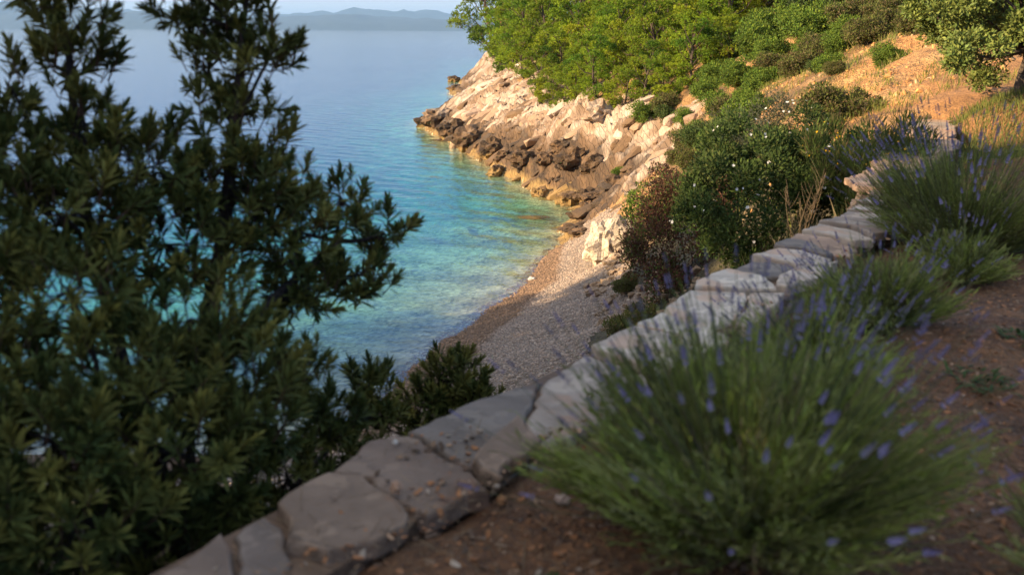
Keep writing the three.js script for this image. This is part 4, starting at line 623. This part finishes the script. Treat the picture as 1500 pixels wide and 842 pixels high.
// ---------- ground cover and litter ----------
{
  const R = rng(501), m = new THREE.Matrix4(), q = new THREE.Quaternion(), e = new THREE.Euler(), c = new THREE.Color();
  const chip = hullRock(601, 1, 0.28, 0.7, 12), N = 34000, o = new THREE.InstancedMesh(chip, new THREE.MeshStandardMaterial({ name: 'bark_chip', roughness: 0.95 }), N); let k = 0;
  const HEAPS = [[-0.38, -2.98], [-0.08, -3.2], [-0.5, -2.72], [-0.28, -3.45], [-0.2, -2.92], [-0.68, -2.45], [0.06, -3.42]];
  while (k < N) {
    const far = R() ** 2, heap = k < 380 ? HEAPS[k % HEAPS.length] : null, sp = () => (R() + R() + R() - 1.5) * 0.22, z = heap ? heap[1] + sp() : -1.2 - far * 13, x = heap ? heap[0] + sp() : -1.2 + R() * (3 - z * 0.62), w = wall(x, z); if (!heap && w < 0.12) continue; if (!heap && w < 0.36 && (R() < 0.45 || n2(x * 3, z * 3) < 0.1)) continue;
    const y = w < 0.36 ? Math.max(7.505, ground(x, z)) : ground(x, z), s = 0.006 + 0.028 * R() ** 3.2;
    m.compose(V(x, y + 0.002, z), q.setFromEuler(e.set((R() - 0.5) * 1.2, R() * 6.3, (R() - 0.5) * 1.2)), V(s * (0.8 + R()), s, s)); o.setMatrixAt(k, m);
    const t = R(), b = t < 0.45 ? [0.33, 0.145, 0.06] : t < 0.68 ? [0.34, 0.21, 0.125] : t < 0.71 ? [0.44, 0.34, 0.25] : [0.13, 0.08, 0.05], v = 0.7 + 0.6 * R(); o.setColorAt(k, c.setRGB(b[0] * v, b[1] * v, b[2] * v)); k++;
  }
  o.name = 'bark_litter'; o.userData.kind = 'stuff'; tag(o, 'orange-brown bark chips and stones strewn over the terrace soil', 'litter'); shade(o); scene.add(o);
  const g = new Geo(), d = V(0, 0, 0), n = V(0, 1, 0);
  for (let i = 0; i < 15000; i++) { const heap = i < 200 ? HEAPS[i % HEAPS.length] : null, sp = () => (R() + R() + R() - 1.5) * 0.26, z = heap ? heap[1] + sp() : -1.2 - R() ** 1.7 * 12, x = heap ? heap[0] + sp() : -1.2 + R() * (3 - z * 0.62), w = wall(x, z); if (!heap && (w < 0.1 || (w < 0.36 && R() < 0.7))) continue; const a = R() * 6.283, y = w < 0.36 ? 7.515 : ground(x, z) + 0.008; d.set(Math.cos(a), (R() - 0.35) * 0.35, Math.sin(a)).normalize(); g.blade(V(x, y, z), d, 0.04 + 0.14 * R() ** 2, 0.0017, n, tone(mixc([0.30, 0.21, 0.12], [0.16, 0.10, 0.06], R()), 0.7 + 0.5 * R()), 0.5, 0, 2); }
  const s = mesh('dry_stalks', g.build(), leafMat('straw', { transmission: 0.1 })); s.userData.kind = 'stuff'; tag(s, 'dry straw and needles lying on the terrace soil', 'litter');
  // grass on the bank, dry and green
  const gr = new Geo(), p = V(0, 0, 0);
  const sow = (count, pick, len, wid, cols) => { for (let i = 0; i < count; i++) { const s = pick(); if (!s) continue; const [x, z] = s, y = ground(x, z); d.set((R() - 0.5) * 0.9, 1, (R() - 0.5) * 0.9).normalize(); gr.blade(p.set(x, y - 0.01, z), d, len * (0.5 + R()), wid, onSphere(R, n), tone(cols[Math.floor(R() * cols.length)], 0.7 + 0.6 * R()), 0, 0.15 * R(), 2); } };
  sow(60000, () => { const z = -18 - R() * 32, x = 4.5 + R() * 12; return base(x, z) > 4.2 && n2(x * 0.35, z * 0.35) > -0.15 && n2b(x * 0.6, z * 0.6) > -0.25 ? [x, z] : 0; }, 0.2, 0.007, [[0.22, 0.21, 0.05], [0.13, 0.17, 0.03], [0.30, 0.24, 0.10], [0.24, 0.24, 0.045], [0.11, 0.15, 0.03]]);
  sow(17000, () => { const z = -11.5 - R() * 6, x = 4.6 - z * 0.0 + R() * 5; return wall(x, z) > 0.3 ? [x, z] : 0; }, 0.16, 0.006, [[0.11, 0.14, 0.03], [0.16, 0.17, 0.04], [0.08, 0.11, 0.03]]);
  sow(3800, () => { const z = -9.5 - R() * 7, x = 1.2 + R() * 2.6; return wall(x, z) < -0.3 ? [x, z] : 0; }, 0.5, 0.008, [[0.20, 0.17, 0.08], [0.12, 0.12, 0.05], [0.28, 0.23, 0.13]]);
  // clods and stones on the bare bank
  const CL = 3600, cl = new THREE.InstancedMesh(hullRock(602, 1, 0.6, 0.85, 12), new THREE.MeshStandardMaterial({ name: 'earth_clod', roughness: 1 }), CL); let cn = 0;
  for (let tries = 0; tries < 60000 && cn < CL; tries++) { const z = -18 - R() * 32, x = 4.8 + R() * 10.5; if (base(x, z) < 4.2 || n2b(x * 0.8, z * 0.8) < -0.3 || z > -20.5) continue; const s = 0.025 + 0.11 * R() ** 3; m.compose(V(x, ground(x, z) + s * 0.1, z), q.setFromEuler(e.set(R() * 3, R() * 6.3, R() * 3)), V(s * 1.4, s, s)); cl.setMatrixAt(cn, m); const v = 0.6 + 0.6 * R(), b = R() < 0.7 ? [0.60, 0.30, 0.11] : [0.42, 0.29, 0.17]; cl.setColorAt(cn, c.setRGB(b[0] * v, b[1] * v, b[2] * v)); cn++; }
  cl.count = cn; cl.name = 'earth_clods'; cl.userData.kind = 'stuff'; tag(cl, 'orange clods and small stones on the bare earth bank', 'clods'); shade(cl); scene.add(cl);
  const o2 = mesh('grass', gr.build(), leafMat('grass_blades', { transmission: 0.3 })); o2.userData.kind = 'stuff'; tag(o2, 'yellowing wild grass on the slopes and along the terrace', 'grass');
}
{ // weeds with broad blades on the soil
  const R = rng(520), d = V(0, 0, 0), n = V(0, 0, 0);
  [[2.05, -4.1, 'flat rosette of green weeds on the bare soil'], [2.5, -4.6, 'grassy green weed tuft near the tall lavender bush'], [0.12, -2.5, 'tiny green weed among bark chips beside the wall slabs']].forEach(([x, z, label], k) => {
    const g = new Geo(); for (let i = 0; i < (k === 2 ? 26 : 70); i++) { const q = R() * 6.283, s = 0.5 + 0.9 * R(); d.set(Math.cos(q) * Math.sin(s), Math.cos(s), Math.sin(q) * Math.sin(s)); n.set(0, 1, 0); const b = k === 2 ? 0.06 : 0.22; g.blade(V((R() - 0.5) * b, 0, (R() - 0.5) * b * 1.4), d, (k === 2 ? 0.03 : 0.09) * (0.6 + 0.8 * R()), k === 2 ? 0.005 : 0.007, n, tone([0.055, 0.10, 0.026], 0.7 + 0.6 * R()), 0.2, 0.4, 4); }
    const o = mesh('weed', g.build(), shrubMat); o.position.set(x, ground(x, z) + 0.004, z); tag(o, label, 'weed');
  });
  // dry branching stalk beyond the wall
  const g = new Geo(); for (let i = 0; i < 9; i++) { const q = R() * 6.283, l = 0.5 + 0.5 * R(), a = V(0, 0, 0), b = V(Math.cos(q) * 0.25 * l, l, Math.sin(q) * 0.25 * l); g.tube(bend(a, b, R, 0.08, 4), 0.007, 0.003, [0.34, 0.24, 0.14], 4); for (let j = 0; j < 4; j++) { const m = V(0, 0, 0).lerpVectors(a, b, 0.4 + 0.5 * R()); g.tube(bend(m, m.clone().add(V((R() - 0.5) * 0.25, 0.2 * R() + 0.06, (R() - 0.5) * 0.25)), R, 0.1, 3), 0.0035, 0.0015, [0.36, 0.26, 0.15], 3); } }
  const o = mesh('dry_stalk', g.build(), barkMat); o.position.set(3.0, 6.75, -10.2); tag(o, 'bare dry branching stalk beyond the wall by the white flowers', 'dry plant');
}
// loose stones on the near slabs
[[-0.05, -3.36, 0.03, [0.42, 0.19, 0.08], 'small orange stone lying on the wall slabs'], [-0.43, -3.42, 0.022, [0.55, 0.48, 0.40], 'small white pebble on the wall slab above the tree'], [-0.38, -3.03, 0.045, [0.40, 0.24, 0.15], 'pinkish bark chunk on the wall slab among dry stalks'], [0.17, -2.98, 0.045, [0.50, 0.36, 0.28], 'pale pink stone on the soil below the wall slabs'], [-0.12, -3.52, 0.03, [0.36, 0.27, 0.2], 'tan pebble beside twigs on the wall slab'], [-0.03, -3.06, 0.04, [0.36, 0.17, 0.07], 'orange bark piece at the inner foot of the slabs']].forEach(([x, z, s, c, label], k) => {
  const y = Math.max(wall(x, z) < 0.34 ? 7.515 : 0, ground(x, z)), o = mesh('loose_stone', lumpRock(800 + k, s * 1.4, s, s * 1.1, [0, 0, 0], 0, 3, () => c), new THREE.MeshStandardMaterial({ name: 'loose_stone', vertexColors: true, roughness: 0.95 })); o.position.set(x, y + s * 0.3, z); o.rotation.y = k; tag(o, label, 'stone');
});
renderer.render(scene, camera);
